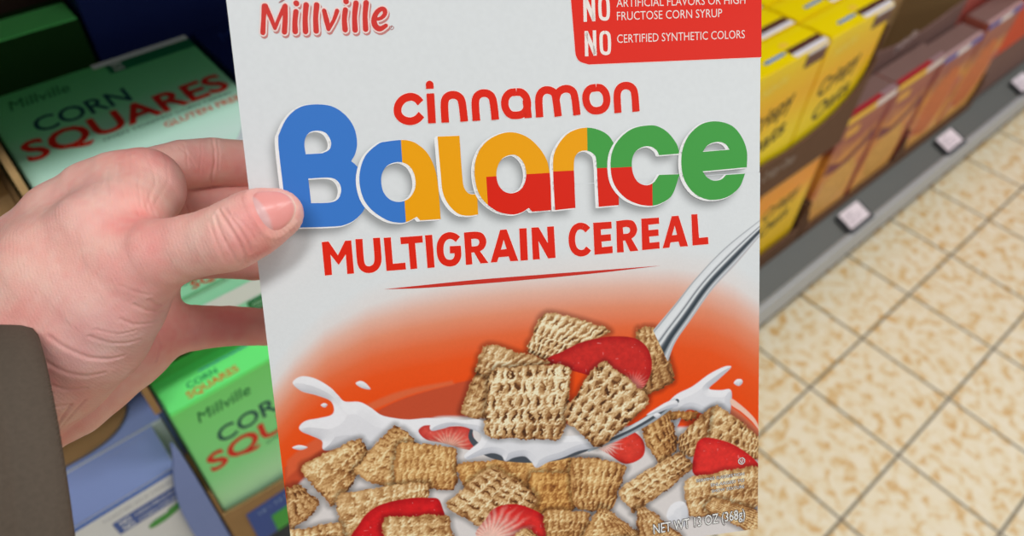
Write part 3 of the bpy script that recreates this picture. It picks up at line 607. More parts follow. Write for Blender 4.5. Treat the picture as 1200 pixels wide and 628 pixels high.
# the heap on the spoon
square([(102.44,25.05),(129.72,35.08),(107.84,46.33),(94.68,40.87)], 5, 9, .9, 1.06)
square([(138.66,35.59),(148.05,35.79),(154.73,58.65),(137.94,64.68)], 5, 4, .6, .80, .2)
straw([(102.48,45.43),(109.39,41.67),(117.64,38.71),(128.95,37.75),(138.91,39.77),(144.01,45.50),(144.53,54.01),(139.09,61.24),(127.98,57.90),(119.17,52.73)], (166, 16, 18), (196, 40, 34), (226, 130, 120), [(137.03,58.88)][0], 7)
square([(67.54,63.04),(75.23,46.02),(88.89,49.51),(81.23,66.72)], 5, 5, .5, .86, .1)
square([(79.48,35.62),(105.16,45.71),(88.77,51.57),(74.53,46.62)], 3, 8, .5, .92)
# spoon: bowl edge, milk hanging over it, handle
def band(pts, w, col, soft=.2):
    for T in [ribbon(pts, w)]:
        P = spline(pts, False, 8); W = S_.win(P, 5); X = S_.U[W]; Y = S_.V[W]; d = np.full(X.shape, 1e9); ws = w if isinstance(w, list) else [w, w]
        for i in range(len(P)-1):
            a = np.array(P[i]); b = np.array(P[i+1]); e_ = b-a; t = np.clip(((X-a[0])*e_[0]+(Y-a[1])*e_[1])/(e_@e_+1e-9), 0, 1)
            r = np.interp((i+t)/(len(P)-1), np.linspace(0, 1, len(ws)), ws)/2; d = np.minimum(d, np.hypot(X-a[0]-t*e_[0], Y-a[1]-t*e_[1])-r)
        S_.put(W, sm(soft, -soft, d), col)
band([(72.13,68.45),(71.80,73.68),(78.72,80.56),(93.77,84.59),(107.54,84.86),(121.62,81.52),(137.66,76.18),(148.47,70.19),(154.96,67.31)], [1.0, 2.2, 3.2, 3.0, 2.6, 3.2, 3.2, 2.0], lc(70, 76, 84))
band([(118.03,83.99),(132.24,79.90),(144.82,74.48),(153.86,68.99)], 1.0, lc(150, 160, 168)); band([(121.65,80.80),(135.89,75.98),(146.68,70.71),(153.90,66.47)], 1.3, lc(205, 210, 214))
milk([(56.11,66.43),(58.12,64.46),(62.34,63.62),(68.51,65.22),(75.31,65.90),(79.87,69.23),(86.05,73.33),(107.61,76.48),(117.49,77.67),(122.90,82.36),(113.94,83.57),(107.21,85.62),(101.66,86.66),(96.63,88.56),(94.58,85.76),(91.99,83.15),(87.66,83.17),(84.35,84.24),(82.88,81.78),(79.22,80.19),(73.83,80.88),(69.52,81.70),(68.36,79.97),(70.85,77.68),(74.75,74.78),(75.45,72.06),(72.42,69.69),(66.28,67.18),(61.00,67.89),(56.80,68.28)], hi=2.6)
milk([(142.32,71.70),(146.87,69.03),(151.40,67.04),(154.79,67.07),(155.32,69.42),(151.35,70.11),(146.82,71.30)], hi=1.5)
milk([(145.12,72.25),(146.60,71.28),(148.15,72.37),(146.78,73.58)], hi=1)
square([(80.87,45.75),(112.33,47.05),(108.21,77.81),(76.84,73.57)], 5, 9, 1.35, 1.08)
square([(124.20,46.63),(145.01,65.11),(122.59,84.19),(107.56,68.36)], 6, 6, 1.35, 1.04)
hl = [(145.67,36.97),(155.06,26.96),(163.20,17.86),(175.35,6.59),(190.53,-3.86),(195.09,-6.61)]; hr = [(151.46,50.30),(154.83,42.56),(161.01,34.45),(170.23,22.78),(180.42,13.13),(190.58,2.52),(195.14,-1.30)]
L_ = spline([p[:2] for p in hl], False, 10); R2 = spline([p[:2] for p in hr], False, 10)
hp = [tuple(p) for p in L_]+[tuple(p) for p in R2[::-1]]; W = S_.win(hp); d = S_.sd(hp, W); Lx = np.array(L_); Rx = np.array(R2)
def dline(A):
    dd_ = np.full(S_.U[W].shape, 1e9)
    for i in range(len(A)-1):
        a = A[i]; e_ = A[i+1]-a; t = np.clip(((S_.U[W]-a[0])*e_[0]+(S_.V[W]-a[1])*e_[1])/(e_@e_+1e-9), 0, 1); dd_ = np.minimum(dd_, np.hypot(S_.U[W]-a[0]-t*e_[0], S_.V[W]-a[1]-t*e_[1]))
    return dd_
dl, dr = dline(Lx), dline(Rx); f_ = dl/(dl+dr+1e-6); y_ = S_.V[W]
f_ = np.clip(f_+0.02*np.sin(y_*.12), 0, 1)
hc = ramp(f_, [(0, (190, 194, 198)), (.05, (150, 154, 160)), (.09, (212, 216, 219)), (.30, (222, 225, 228)), (.37, (205, 208, 212)), (.43, (95, 100, 108)), (.47, (190, 196, 200)), (.53, (222, 225, 227)), (.60, (110, 116, 124)), (.66, (62, 72, 80)), (.76, (48, 58, 66)), (.82, (140, 146, 152)), (.88, (205, 208, 212)), (.95, (170, 174, 180)), (1, (196, 188, 188))])
S_.put(W, sm(.15, -.15, d), hc)
square([(139.71,35.34),(147.35,36.07),(154.05,56.44),(140.52,60.33)], 5, 4, .6, .80, .2) if False else None
# light blur of the far milk and bowl is left as printed; faint random tone of the brushed board
S_.c *= (1+.030*(S_.noise(.6, 3)-.5)+.02*(S_.noise(9, 1)-.5))[..., None]

def grid_obj(name, S, h, m, parent):
    ny, nx = S.U.shape; V = np.stack([(S.U-BW/2)/1000, (VB-S.V)/1000, np.full(S.U.shape, (h+BD/2)/1000)], -1).reshape(-1, 3)
    i = (np.arange(ny-1)[:, None]*nx+np.arange(nx-1)[None]).ravel(); F = np.stack([i, i+nx, i+nx+1, i+1], 1)
    me = bpy.data.meshes.new(name); me.vertices.add(len(V)); me.vertices.foreach_set('co', V.astype(np.float32).ravel())
    me.loops.add(F.size); me.loops.foreach_set('vertex_index', F.astype(np.int32).ravel()); me.polygons.add(len(F)); me.polygons.foreach_set('loop_start', np.arange(0, F.size, 4, dtype=np.int32))
    me.update(calc_edges=True); a = me.color_attributes.new('print', 'FLOAT_COLOR', 'POINT')
    a.data.foreach_set('color', np.concatenate([np.clip(S.c.reshape(-1, 3), 0, 1), np.ones((len(V), 1))], 1).astype(np.float32).ravel())
    me.materials.append(m); return link(bpy.data.objects.new(name, me), parent)
pm = mat('printed_board', (1, 1, 1, 1), .36, .28, coat=.05); an = pm.node_tree.nodes.new('ShaderNodeVertexColor'); an.layer_name = 'print'
pm.node_tree.links.new(an.outputs[0], bsdf(pm).inputs['Base Color'])

# ---- lettering traced as outlines
fx = lambda h: (lambda x, y: pr(x, y, h))
BLUE, ORAN, GREEN, RED = ink(56, 118, 200), ink(248, 160, 0), ink(66, 156, 68), ink(216, 32, 8)
LET = {}
LET['B'] = ([(11.77,-42.99),(12.98,-47.38),(16.03,-52.03),(20.37,-54.98),(25.44,-55.69),(31.10,-54.75),(35.41,-51.56),(37.99,-47.15),(38.59,-42.22),(37.71,-38.33),(35.94,-35.54,1),(37.67,-33.75),(40.21,-29.90),(41.32,-25.19),(39.20,-18.71),(35.80,-15.04),(31.80,-13.21),(27.18,-12.84),(11.61,-13.53,1),(11.74,-27.15)],
            [[(20.62,-38.88,1),(20.51,-42.12),(21.22,-44.70),(23.02,-46.39),(25.64,-46.70),(28.28,-45.66),(29.64,-42.73),(28.93,-40.13),(26.34,-38.84,1)], [(20.64,-30.38,1),(27.74,-30.24),(30.62,-28.83),(31.55,-25.84),(30.26,-22.68),(27.26,-21.49),(20.72,-21.71,1)]])
LET['a'] = ([(53.45,-41.92),(48.77,-41.65),(45.73,-40.91),(40.81,-36.77),(38.30,-30.03),(38.73,-23.03),(41.43,-18.01),(46.49,-13.87),(51.05,-12.51),(54.12,-12.76),(57.38,-14.27,1),(58.45,-12.84,1),(65.95,-12.78,1),(65.96,-17.24),(65.94,-23.56),(65.28,-30.65),(63.00,-36.61),(59.40,-40.28),(56.42,-41.60)],
            [[(52.36,-34.24),(48.44,-33.24),(46.08,-29.92),(45.96,-24.89),(47.98,-21.39),(51.43,-20.06),(55.18,-21.14),(57.66,-24.89),(57.64,-29.58),(55.73,-32.95)]])
LET['l'] = ([(66.92,-42.39,1),(74.80,-42.26,1),(74.87,-26.92),(75.55,-22.93),(77.27,-21.15),(79.89,-20.89,1),(79.74,-13.47,1),(75.95,-13.26),(72.42,-14.31),(69.31,-17.64),(67.43,-22.28),(67.12,-28.98)], [])
LET['a2'] = ([(93.73,-42.46),(88.51,-41.74),(83.57,-38.91),(80.51,-34.41),(79.37,-28.99),(80.00,-22.63),(82.28,-18.10),(86.89,-14.17),(92.08,-12.59),(95.78,-13.06),(98.72,-14.55,1),(99.88,-13.09,1),(107.14,-13.15,1),(107.32,-20.83),(107.13,-27.26),(106.13,-32.09),(103.11,-37.01),(98.86,-40.77)],
             [[(93.29,-34.43),(89.59,-32.93),(87.53,-29.11),(87.66,-24.51),(89.73,-21.35),(93.08,-20.41),(96.41,-21.95),(98.24,-25.82),(97.98,-30.21),(96.05,-33.33)]])
LET['n'] = ([(108.58,-13.04,1),(108.49,-25.57),(108.89,-32.72),(111.14,-37.34),(114.30,-40.55),(117.89,-42.16),(122.01,-42.57),(126.11,-41.64),(129.77,-39.46),(131.92,-36.16),(133.11,-31.28),(133.26,-24.81),(133.26,-13.20,1),(125.38,-13.09,1),(125.24,-21.27),(125.05,-30.16),(124.14,-32.77),(121.30,-34.29),(118.21,-33.60),(116.60,-30.51),(116.42,-21.84),(116.41,-13.31,1)], [])
LET['c'] = ([(146.18,-42.15),(139.43,-41.32),(134.31,-38.02),(131.25,-33.39),(130.39,-27.42),(131.55,-21.26),(135.38,-16.10),(140.42,-13.20),(145.54,-12.10),(149.87,-12.80),(154.24,-15.65),(157.38,-23.29,1),(149.21,-23.56,1),(147.01,-20.83),(144.00,-19.96),(140.79,-21.48),(139.01,-24.85),(138.70,-29.33),(140.05,-32.64),(143.05,-34.32),(146.01,-34.31),(148.36,-32.80),(149.35,-30.88,1),(157.49,-31.05,1),(156.25,-34.77),(153.32,-38.72),(149.96,-41.15)], [])
LET['e'] = ([(172.26,-42.22),(166.21,-41.49),(161.27,-37.72),(158.63,-32.61),(158.03,-26.53),(159.34,-20.69),(162.77,-15.91),(167.30,-13.27),(172.14,-12.61),(177.19,-13.69),(181.45,-16.93),(183.66,-21.88,1),(175.96,-21.87,1),(173.93,-20.25),(170.86,-20.03),(168.23,-21.45),(166.50,-23.79,1),(184.36,-24.25,1),(184.34,-30.29),(182.29,-35.75),(178.35,-40.20)],
            [[(166.56,-31.17,1),(168.75,-33.65),(172.67,-34.57),(175.72,-33.50),(177.29,-31.36,1)]])
REGN = {'a': (ORAN, [[(54.06,-47.43),(53.58,-27.35),(53.24,-8.60),(73.54,-7.08),(76.17,-46.26)]]), 'a2': (RED, [[(83.55,-26.99),(97.33,-26.99),(112.04,-26.95),(111.21,-7.54),(83.53,-9.57)]]),
        'n': (GREEN, [[(122.09,-46.97),(137.88,-46.16),(136.80,-5.66),(121.20,-6.81)]]), 'c': (RED, [[(127.29,-27.36),(146.54,-27.15),(146.41,-8.30),(126.70,-9.71)]])}
BASE = {'B': BLUE, 'a': BLUE, 'l': ORAN, 'a2': ORAN, 'n': ORAN, 'c': GREEN, 'e': GREEN}
# pale tint behind the logo: a soft grey printed drop shadow
Sh = Canvas(0.15, 189.85, -151.8, 12.0, 0.6, WHITE)
mask = np.zeros(Sh.U.shape); 
for k, (o_, hs) in LET.items():
    P = spline(o_, True, 4); W = Sh.win(P, 6); d = Sh.sd(P, W)
    for h_ in hs: d = np.maximum(d, -Sh.sd(spline(h_, True, 4), W))
    mask[W] = np.maximum(mask[W], sm(.6, -.6, d))
mb = blur(mask, 5); mb = np.clip(1.25*np.roll(np.roll(mb, 4, 0), -4, 1), 0, 1)
Sh.c = Sh.c*(1-.50*mb)[..., None]; Sh.c *= (1+.03*(Sh.noise(1.2, 3)-.5))[..., None]
ii = np.clip((S_.V-Sh.v[0])/Sh.step, 0, len(Sh.v)-1.001); jj = np.clip((S_.U-Sh.u[0])/Sh.step, 0, len(Sh.u)-1.001); i0 = ii.astype(int); j0 = jj.astype(int); fi = ii-i0; fj = jj-j0
mf = (mb[i0, j0]*(1-fj)+mb[i0, j0+1]*fj)*(1-fi)+(mb[i0+1, j0]*(1-fj)+mb[i0+1, j0+1]*fj)*fi; mf = np.where(S_.V < 11, mf, 0)
S_.c *= (1-.50*mf)[..., None]
Sh.V = Sh.V[Sh.v <= -21.9]; Sh.U = Sh.U[Sh.v <= -21.9]; Sh.c = Sh.c[Sh.v <= -21.9]
o = grid_obj('printed_picture', S_, .05, pm, held); o['label'] = 'printed picture of cereal squares, strawberries, milk and a spoon on orange'
o = grid_obj('logo_backdrop', Sh, .04, pm, held); o['label'] = 'pale board with the soft printed shadow of the logo'
whi = ink(250, 252, 254)
logo_w = []
for k in ('B', 'l', 'n', 'a', 'a2', 'c', 'e'):
    o_, hs = LET[k]; T = tris([spline(o_, True)]+[spline(h_, True) for h_ in hs])
    z = {'B': .07, 'n': .07, 'l': .14, 'a': .21, 'a2': .21, 'c': .21, 'e': .28}[k]
    Wt = []
    for f_ in (.33, .66, 1.0): Wt += shift(T, -1.25*f_, .40*f_)
    Wt += grow(shift(T, -.6, .15), .36, 6)
    g = decal('logo_letter', T, BASE[k], held, fx(z+.036))
    decal('white_edge', Wt, whi, g, fx(z), True)
    if k in REGN: decal('coloured_field', clip(T, REGN[k][1][0]), REGN[k][0], g, fx(z+.044))
    if k == 'n':
        decal('coloured_field', clip(T, [(107.42,-27.40),(117.13,-27.19),(116.47,-10.44),(106.67,-11.14)]), RED, g, fx(z+.052)); decal('coloured_field', clip(T, [(123.96,-27.57),(137.38,-27.31),(136.89,-8.98),(123.34,-9.95)]), RED, g, fx(z+.052))
# cinnamon
Q = "@450,85,3.871"
cw = 9.1*.0+2.72
CI = []
CI += ribbon([(61.85,-54.47),(60.42,-56.06),(58.31,-56.69),(55.77,-55.90),(53.99,-53.86),(53.62,-51.21),(54.92,-49.23),(57.40,-48.26),(59.93,-48.74),(61.85,-50.33)], cw)
CI += ribbon([(65.47,-59.09),(65.50,-60.61)], cw)+ribbon([(65.49,-60.46),(65.50,-60.53)], cw, True)+ribbon([(65.50,-57.49),(65.36,-47.15)], cw)
for s_ in ("1",):
    CI += ribbon([(70.07,-47.13),(70.18,-53.06),(70.83,-55.49),(72.47,-56.55),(74.51,-56.46),(76.08,-55.23),(76.62,-52.75),(76.88,-47.16)], cw)
    CI += ribbon([(81.26,-47.17),(81.24,-53.14),(81.95,-55.57),(83.61,-56.64),(85.67,-56.55),(87.26,-55.32),(87.83,-52.81),(88.14,-47.20)], cw)
    CI += ribbon([(96.31,-56.59),(93.88,-56.24),(92.17,-54.31),(92.00,-51.37),(93.47,-48.95),(95.87,-48.36),(98.49,-48.93),(100.07,-51.20),(99.82,-54.33),(98.30,-56.19),(96.31,-56.59)], cw)+ribbon([(99.78,-53.55),(100.18,-47.20)], cw)
    CI += ribbon([(104.42,-47.22),(104.38,-52.94),(104.99,-55.41),(106.67,-56.65),(108.62,-56.56),(110.28,-55.39),(110.81,-52.63),(111.31,-47.18)], cw)+ribbon([(110.77,-53.42),(111.68,-55.56),(113.53,-56.72),(115.66,-56.70),(117.26,-55.46),(117.89,-52.68),(118.34,-47.29)], cw)
    CI += ribbon([(125.90,-56.78),(123.40,-56.27),(121.99,-54.14),(122.21,-51.13),(123.80,-49.00),(126.12,-48.48),(128.48,-49.24),(129.73,-51.56),(129.40,-54.50),(127.80,-56.38),(125.90,-56.78)], cw)
    CI += ribbon([(133.88,-47.29),(133.72,-53.27),(134.46,-55.76),(136.17,-56.87),(138.26,-56.77),(139.91,-55.51),(140.52,-52.94),(140.81,-47.42)], cw)
RD = ink(220, 36, 14)
o = decal('flavour_lettering', CI, RD, held, fx(.12), True); decal('pale_edge', grow(CI, .3, 6), ink(245, 225, 222), o, fx(.08), True)
# MULTIGRAIN CEREAL
MG = []
def pg(o_, *h): MG.extend(tris([[p[:2] for p in o_]]+[[p[:2] for p in x] for x in h]))
pg([(22.96,-7.57),(25.36,-7.63),(28.16,-2.37),(31.18,-7.43),(33.35,-7.39),(33.25,4.77),(30.82,4.76),(30.95,-2.46),(28.12,1.20),(25.61,-2.76),(25.43,4.62),(22.89,4.66)])
MG += ribbon([(36.10,-7.68),(35.95,-1.43),(36.15,1.73),(37.35,3.41),(39.27,3.76),(41.07,2.89),(42.10,0.95),(42.31,-2.18),(42.35,-7.63)], 2.52)
pg([(44.90,-7.44),(47.48,-7.43),(47.40,2.33),(51.92,2.26),(51.97,4.81),(44.91,4.79)]); pg([(50.83,-7.18),(58.87,-7.19),(58.87,-4.67),(56.01,-4.64),(56.08,4.83),(53.58,4.88),(53.59,-4.64),(50.87,-4.60)]); pg([(59.81,-7.25),(62.42,-7.24),(62.46,4.91),(59.82,4.95)])
MG += ribbon([(71.71,-4.83),(70.34,-6.01),(68.49,-6.47),(66.55,-5.66),(65.13,-3.24),(64.98,0.57),(66.07,2.90),(68.09,3.77),(70.01,3.35),(71.21,1.52),(71.33,-1.16)], 2.52); pg([(68.53,-2.53),(72.62,-2.40),(72.62,0.35),(68.40,0.14)])
def bowl_R(dx, dy, pts): pass
pg(spline([(74.08,-7.19,1),(78.63,-7.16),(81.10,-6.15),(82.20,-3.38),(81.28,-0.89),(79.62,0.26,1),(82.46,4.87,1),(79.46,4.82,1),(77.37,0.47,1),(76.35,0.52,1),(76.45,4.90,1),(74.03,4.96,1)], True, 5), spline([(76.62,-4.58,1),(78.14,-4.59),(79.32,-4.05),(79.43,-2.77),(78.61,-1.87),(76.63,-1.77,1)], True, 5))
pg([(87.53,-7.13),(89.97,-7.21),(93.75,5.01),(90.71,4.90),(90.17,3.04),(86.43,3.06),(85.74,4.82),(83.30,4.81)], [(88.66,-3.34),(89.56,0.14),(87.43,0.23)])
pg([(94.72,-7.17),(97.49,-7.10),(97.39,4.98),(94.59,5.02)]); pg([(99.31,-7.15),(102.03,-7.08),(105.31,-0.76),(105.27,-7.03),(107.88,-7.03),(108.00,4.99),(105.17,5.02),(101.77,-1.88),(101.96,5.03),(99.28,5.00)])
MG += ribbon([(120.87,-4.58),(119.66,-5.84),(117.70,-6.38),(115.74,-5.35),(114.65,-2.65),(114.71,0.62),(115.81,2.99),(117.76,4.00),(119.63,3.69),(120.94,2.41)], 2.52)
pg([(123.02,-7.22),(130.13,-7.15),(130.18,-4.54),(125.91,-4.47),(125.97,-2.37),(129.72,-2.42),(129.77,0.14),(126.02,0.18),(126.15,2.36),(130.25,2.22),(130.30,4.93),(123.12,5.02)])
pg(spline([(132.00,-7.21,1),(136.70,-7.33),(139.03,-6.37),(140.17,-3.54),(139.37,-1.23),(137.86,-0.03,1),(140.45,4.81,1),(137.19,4.88,1),(135.28,0.44,1),(134.47,0.50,1),(134.68,4.95,1),(131.98,4.93,1)], True, 5), spline([(134.54,-4.61,1),(135.96,-4.70),(137.15,-4.15),(137.26,-2.90),(136.43,-2.17),(134.67,-2.11,1)], True, 5))
pg([(141.89,-7.41),(148.87,-7.36),(148.96,-4.99),(144.61,-4.85),(144.70,-2.80),(148.58,-2.85),(148.67,-0.39),(144.85,-0.29),(145.00,2.11),(148.90,2.01),(148.98,4.61),(141.94,4.72)]); pg([(153.98,-7.46),(156.72,-7.52),(160.43,4.64),(157.24,4.59),(156.58,2.54),(153.34,2.62),(152.90,4.59),(150.15,4.64)], [(155.16,-3.74),(156.00,-0.17),(154.00,-0.12)])
pg([(161.87,-7.62),(164.29,-7.58),(164.90,1.71),(168.59,1.65),(168.78,4.48),(162.23,4.51)])
o = decal('product_lettering', MG, RD, held, fx(.12), True); decal('pale_edge', grow(MG, .22, 6), ink(240, 222, 218), o, fx(.08), True)
decal('swoosh', tris([spline([(43.41,11.50,1),(59.04,11.18),(76.51,10.87),(94.28,10.93),(120.69,11.14),(149.20,11.39,1),(124.01,12.18),(94.19,12.50),(71.61,12.46),(55.82,12.19)], True)]), ink(198, 48, 36), held, fx(.12))
# brand script at the top left
MV = []; mw = 3.0
for s_ in ([(12.25,-88.63),(11.49,-84.45),(10.69,-80.00)], [(19.01,-88.55),(18.54,-84.22),(17.75,-80.00)], [(22.28,-86.51),(21.65,-83.29),(21.30,-80.04)], [(25.88,-88.63),(25.11,-84.42),(24.76,-79.84)], [(29.30,-88.53),(28.62,-84.31),(28.30,-79.88)],
           [(38.76,-86.70),(38.13,-83.58),(37.96,-79.97)], [(42.39,-88.73),(41.55,-84.31),(41.26,-79.77)], [(45.85,-88.79),(45.13,-84.62),(44.83,-79.90)]):
    MV += ribbon(s_, mw*2.05, True) if False else ribbon(s_, [2.0, 1.85, 2.15], True)
MV *= 1
MVs = []
def st(pts, w_): MVs.extend(ribbon(pts, w_, True))
k7 = 1.78
for p_, w_ in (([(12.24,-88.55),(11.49,-84.45),(10.79,-80.12)], [1.9, 1.5, 1.7]), ([(12.58,-88.62),(13.91,-84.79),(14.87,-81.35)], [1.7, 1.5, 1.2]), ([(14.87,-81.35),(16.62,-84.70),(18.82,-88.35)], [1.2, 1.2, 1.6]), ([(18.99,-88.43),(18.54,-84.22),(17.84,-80.08)], [1.7, 1.7, 1.8]),
               ([(22.32,-86.51),(21.65,-83.29),(21.40,-80.12)], [1.8, 1.7, 1.9]), ([(22.69,-89.23),(22.77,-89.14)], [1.9, 1.9]), ([(25.91,-88.55),(25.15,-84.42),(24.82,-80.00)], [1.9, 1.7, 1.9]), ([(29.37,-88.45),(28.62,-84.31),(28.36,-80.05)], [1.9, 1.7, 1.9]),
               ([(31.65,-86.55),(32.15,-83.36),(32.51,-80.49)], [1.5, 1.8, 1.4]), ([(32.51,-80.49),(34.49,-83.28),(35.98,-86.33)], [1.3, 1.2, 1.5]), ([(38.75,-86.58),(38.13,-83.58),(38.06,-80.13)], [1.8, 1.7, 1.9]), ([(39.19,-89.40),(39.27,-89.32)], [1.9, 1.9]),
               ([(42.51,-88.64),(41.64,-84.31),(41.41,-79.93)], [1.9, 1.7, 1.9]), ([(45.92,-88.71),(45.21,-84.61),(44.98,-80.06)], [1.9, 1.7, 1.9]),
               ([(48.64,-83.15),(50.50,-83.52),(51.92,-84.82),(51.87,-86.26),(50.67,-86.46),(48.99,-85.13),(48.05,-82.84),(48.52,-80.79),(49.98,-80.02),(52.04,-81.01)], [1.0, 1.3, 1.6, 1.5, 1.7, 2.0, 1.9, 1.3])): st(p_, w_)
o = decal('brand_lettering', MVs, ink(206, 52, 46), held, fx(.17), True); decal('pale_edge', grow(MVs, .5, 8), ink(246, 214, 210), o, fx(.12), True); decal('rose_shadow', grow(shift(MVs, .35, .75), .42, 8), ink(196, 126, 122), o, fx(.08), True)
decal('registered_mark', ribbon([(53.96,-80.94),(54.60,-80.24),(53.84,-79.59),(53.20,-80.29),(53.96,-80.94)], .22)+ribbon([(53.71,-80.02),(53.75,-80.53),(54.10,-80.51)], .2), ink(170, 110, 110), held, fx(.12))
decal('leaf_stroke', ribbon([(17.02,-89.56),(18.05,-90.10),(19.24,-90.73)], [.3, .7, .4]), ink(170, 120, 120), held, fx(.12))
# red banner
bn = decal('red_banner', tris([spline([(117.56,-91.02,1),(117.73,-87.54),(118.07,-80.54),(118.32,-75.82),(118.58,-69.89),(119.01,-67.79),(120.33,-66.12),(123.47,-65.03,1),(190.13,-64.95,1),(190.01,-89.06,1)], True, 5)]), ink(222, 42, 28), held, fx(.10))
edge = [(117.56,-91.02),(117.73,-87.54),(118.07,-80.54),(118.32,-75.82),(118.58,-69.89),(119.01,-67.79),(120.33,-66.12),(123.47,-65.03)]; decal('pale_edge', ribbon(edge, .45)+ribbon([(123.47,-65.03),(190.13,-64.95)], .45), ink(245, 215, 212), bn, fx(.09))
def btext(s, a, b, h, fat): return text_line(s, a, b, h, fat)
NO = [(122.00,-68.09),(131.75,-67.88),(122.13,-80.05),(131.62,-80.03)]; ct = ink(248, 226, 220)
no = []
def noword(dx, dy):
    T = ribbon(sh_pts([(122.75,-67.94),(122.89,-76.73)], dx, dy), 1.25)+ribbon(sh_pts([(125.88,-68.05),(125.93,-76.86)], dx, dy), 1.25)+ribbon(sh_pts([(122.87,-76.25),(125.96,-68.53)], dx, dy), 1.5)
    return T+ribbon(sh_pts([(129.84,-76.13),(128.54,-75.34),(128.30,-71.90),(128.60,-69.38),(129.98,-68.67),(131.16,-69.40),(131.40,-72.98),(131.09,-75.37),(129.84,-76.13)], dx, dy), 1.2)
def sh_pts(P, dx, dy): return [(p[0]+dx, p[1]+dy)+tuple(p[2:]) for p in P]
dv = [(122.00,-68.09),(121.94,-80.06)]; dx_, dy_ = dv[1][0]-dv[0][0], dv[1][1]-dv[0][1]
decal('banner_lettering', noword(0, 0)+noword(dx_, dy_), ct, bn, fx(.14))
L1 = [(134.32,-72.16),(183.44,-72.05),(134.49,-80.06),(174.53,-79.89),(134.43,-84.60),(183.60,-84.31)]
decal('banner_lettering', btext('CERTIFIED SYNTHETIC COLORS', L1[0], L1[1], 3.1, -.004)+btext('FRUCTOSE CORN SYRUP', L1[2], L1[3], 3.1, -.004)+btext('ARTIFICIAL FLAVORS OR HIGH', L1[4], L1[5], 3.1, -.004), ct, bn, fx(.14))
# small print at the bottom right
nw = [(144.17,124.00),(184.25,122.49),(143.14,103.10),(184.19,104.70)]; dk = ink(60, 40, 30); lt = ink(245, 240, 232)
T = text_line('NET WT 13 OZ (368g)', nw[0], nw[1], 4.6, .004); o = decal('weight_lettering', T, lt, held, fx(.13)); decal('dark_edge', grow(T, .30, 6), dk, o, fx(.085), True)
sp_ = [(162.91,103.44),(183.81,102.93),(169.20,106.17),(183.82,105.79),(169.56,108.89),(183.82,108.67)]; T = text_line('SERVING SUGGESTION', sp_[0], sp_[1], 1.35, 0)+text_line('ENLARGED TO', sp_[2], sp_[3], 1.35, 0)+text_line('SHOW TEXTURE', sp_[4], sp_[5], 1.35, 0)
cu = [(182.66,96.51),(180.04,96.18)][0]; T += ribbon([(cu[0]+1.35*math.cos(a*math.tau/16), cu[1]+1.35*math.sin(a*math.tau/16)) for a in range(17)], .3)+ribbon([(cu[0]-.45, cu[1]-.7), (cu[0]-.45, cu[1]+.2), (cu[0], cu[1]+.7), (cu[0]+.45, cu[1]+.2), (cu[0]+.45, cu[1]-.7)], .3)
o = decal('small_lettering', T, lt, held, fx(.13)); decal('dark_edge', grow(T, .14, 5), dk, o, fx(.085), True)


# ------------------------------------------------------------------ the person: hand, wrist and forearm as one surface, in the frame of the held box
# joints as (u, v, h, radius) in mm, from the tip or the knuckle towards the arm
THUMB = [(10.9,-19.8,9.9,8.12),(4.3,-17.8,11.9,10.05),(-1.3,-15.4,12.5,10.30),(-6.9,-12.9,12.2,10.44),(-14.1,-11.5,10.4,9.76),(-21.6,-10.3,8.5,9.80),(-31.0,-7.7,5.6,11.63),(-41.5,-2.4,1.0,15.35),(-52.7,7.2,-2.9,19.79),(-64.5,17.2,-7.9,23.23),(-81.0,28.4,-12.3,25.44),(-96.4,35.7,-12.1,27.20),(-114.0,52.8,-0.1,27.27),(-122.3,69.1,40.9,35.36),(-208.7,63.5,91.1,38.03)]
BACKH = [(-44.8,-31.4,-33.8,12.12),(-53.7,-29.1,-33.6,13.71),(-63.0,-26.4,-34.4,13.71),(-74.4,-17.1,-36.3,17.09),(-86.5,-2.1,-36.3,21.77),(-99.9,15.3,-35.9,26.48),(-111.1,25.6,-33.6,27.61),(-118.4,65.6,-1.4,26.99)]
WEB = [(-40.8,-26.6,-24.6,9.57),(-44.5,-20.7,-13.2,12.89),(-53.4,-14.0,-8.1,16.26),(-70.2,-0.4,-11.0,21.92),(-93.1,19.4,-16.7,27.40)]
PALM = [(-58.5,-15.0,-51.1,16.02),(-59.1,9.2,-47.7,17.47),(-60.6,27.3,-41.4,17.99),(-73.8,32.3,-38.2,21.17),(-89.8,38.3,-36.3,23.66),(-108.0,46.9,-32.2,26.57)]
HEEL = [(-50.0,29.2,-44.6,12.66),(-61.9,35.1,-40.1,15.92),(-74.5,42.8,-34.3,16.96),(-82.9,48.9,-29.2,16.67),(-98.3,53.8,-25.4,19.00)]
INDEX = [(-47.3,-34.1,-50.0,10.00),(-35.4,-36.5,-56.0,10.24),(-25.1,-36.7,-62.8,10.14),(-12.8,-35.0,-70.4,10.07),(0.3,-32.4,-77.8,9.60),(15.5,-29.0,-80.1,9.36),(20.3,-27.9,-80.8,8.22)]
MIDDLE = [(-54.0,-19.6,-54.4,9.85),(-38.6,-18.7,-59.2,9.72),(-26.3,-18.0,-65.6,9.60),(-13.2,-15.5,-70.4,9.81),(0.3,-12.9,-76.2,9.27),(18.6,-10.0,-80.2,9.07),(24.3,-9.1,-81.3,7.94)]
RING = [(-57.4,1.9,-56.0,10.01),(-41.5,2.7,-59.7,9.48),(-28.6,4.0,-63.8,9.28),(-14.5,6.5,-67.4,9.46),(-1.8,9.1,-74.4,9.33),(16.6,11.6,-78.4,9.13),(21.7,12.1,-78.7,7.96)]
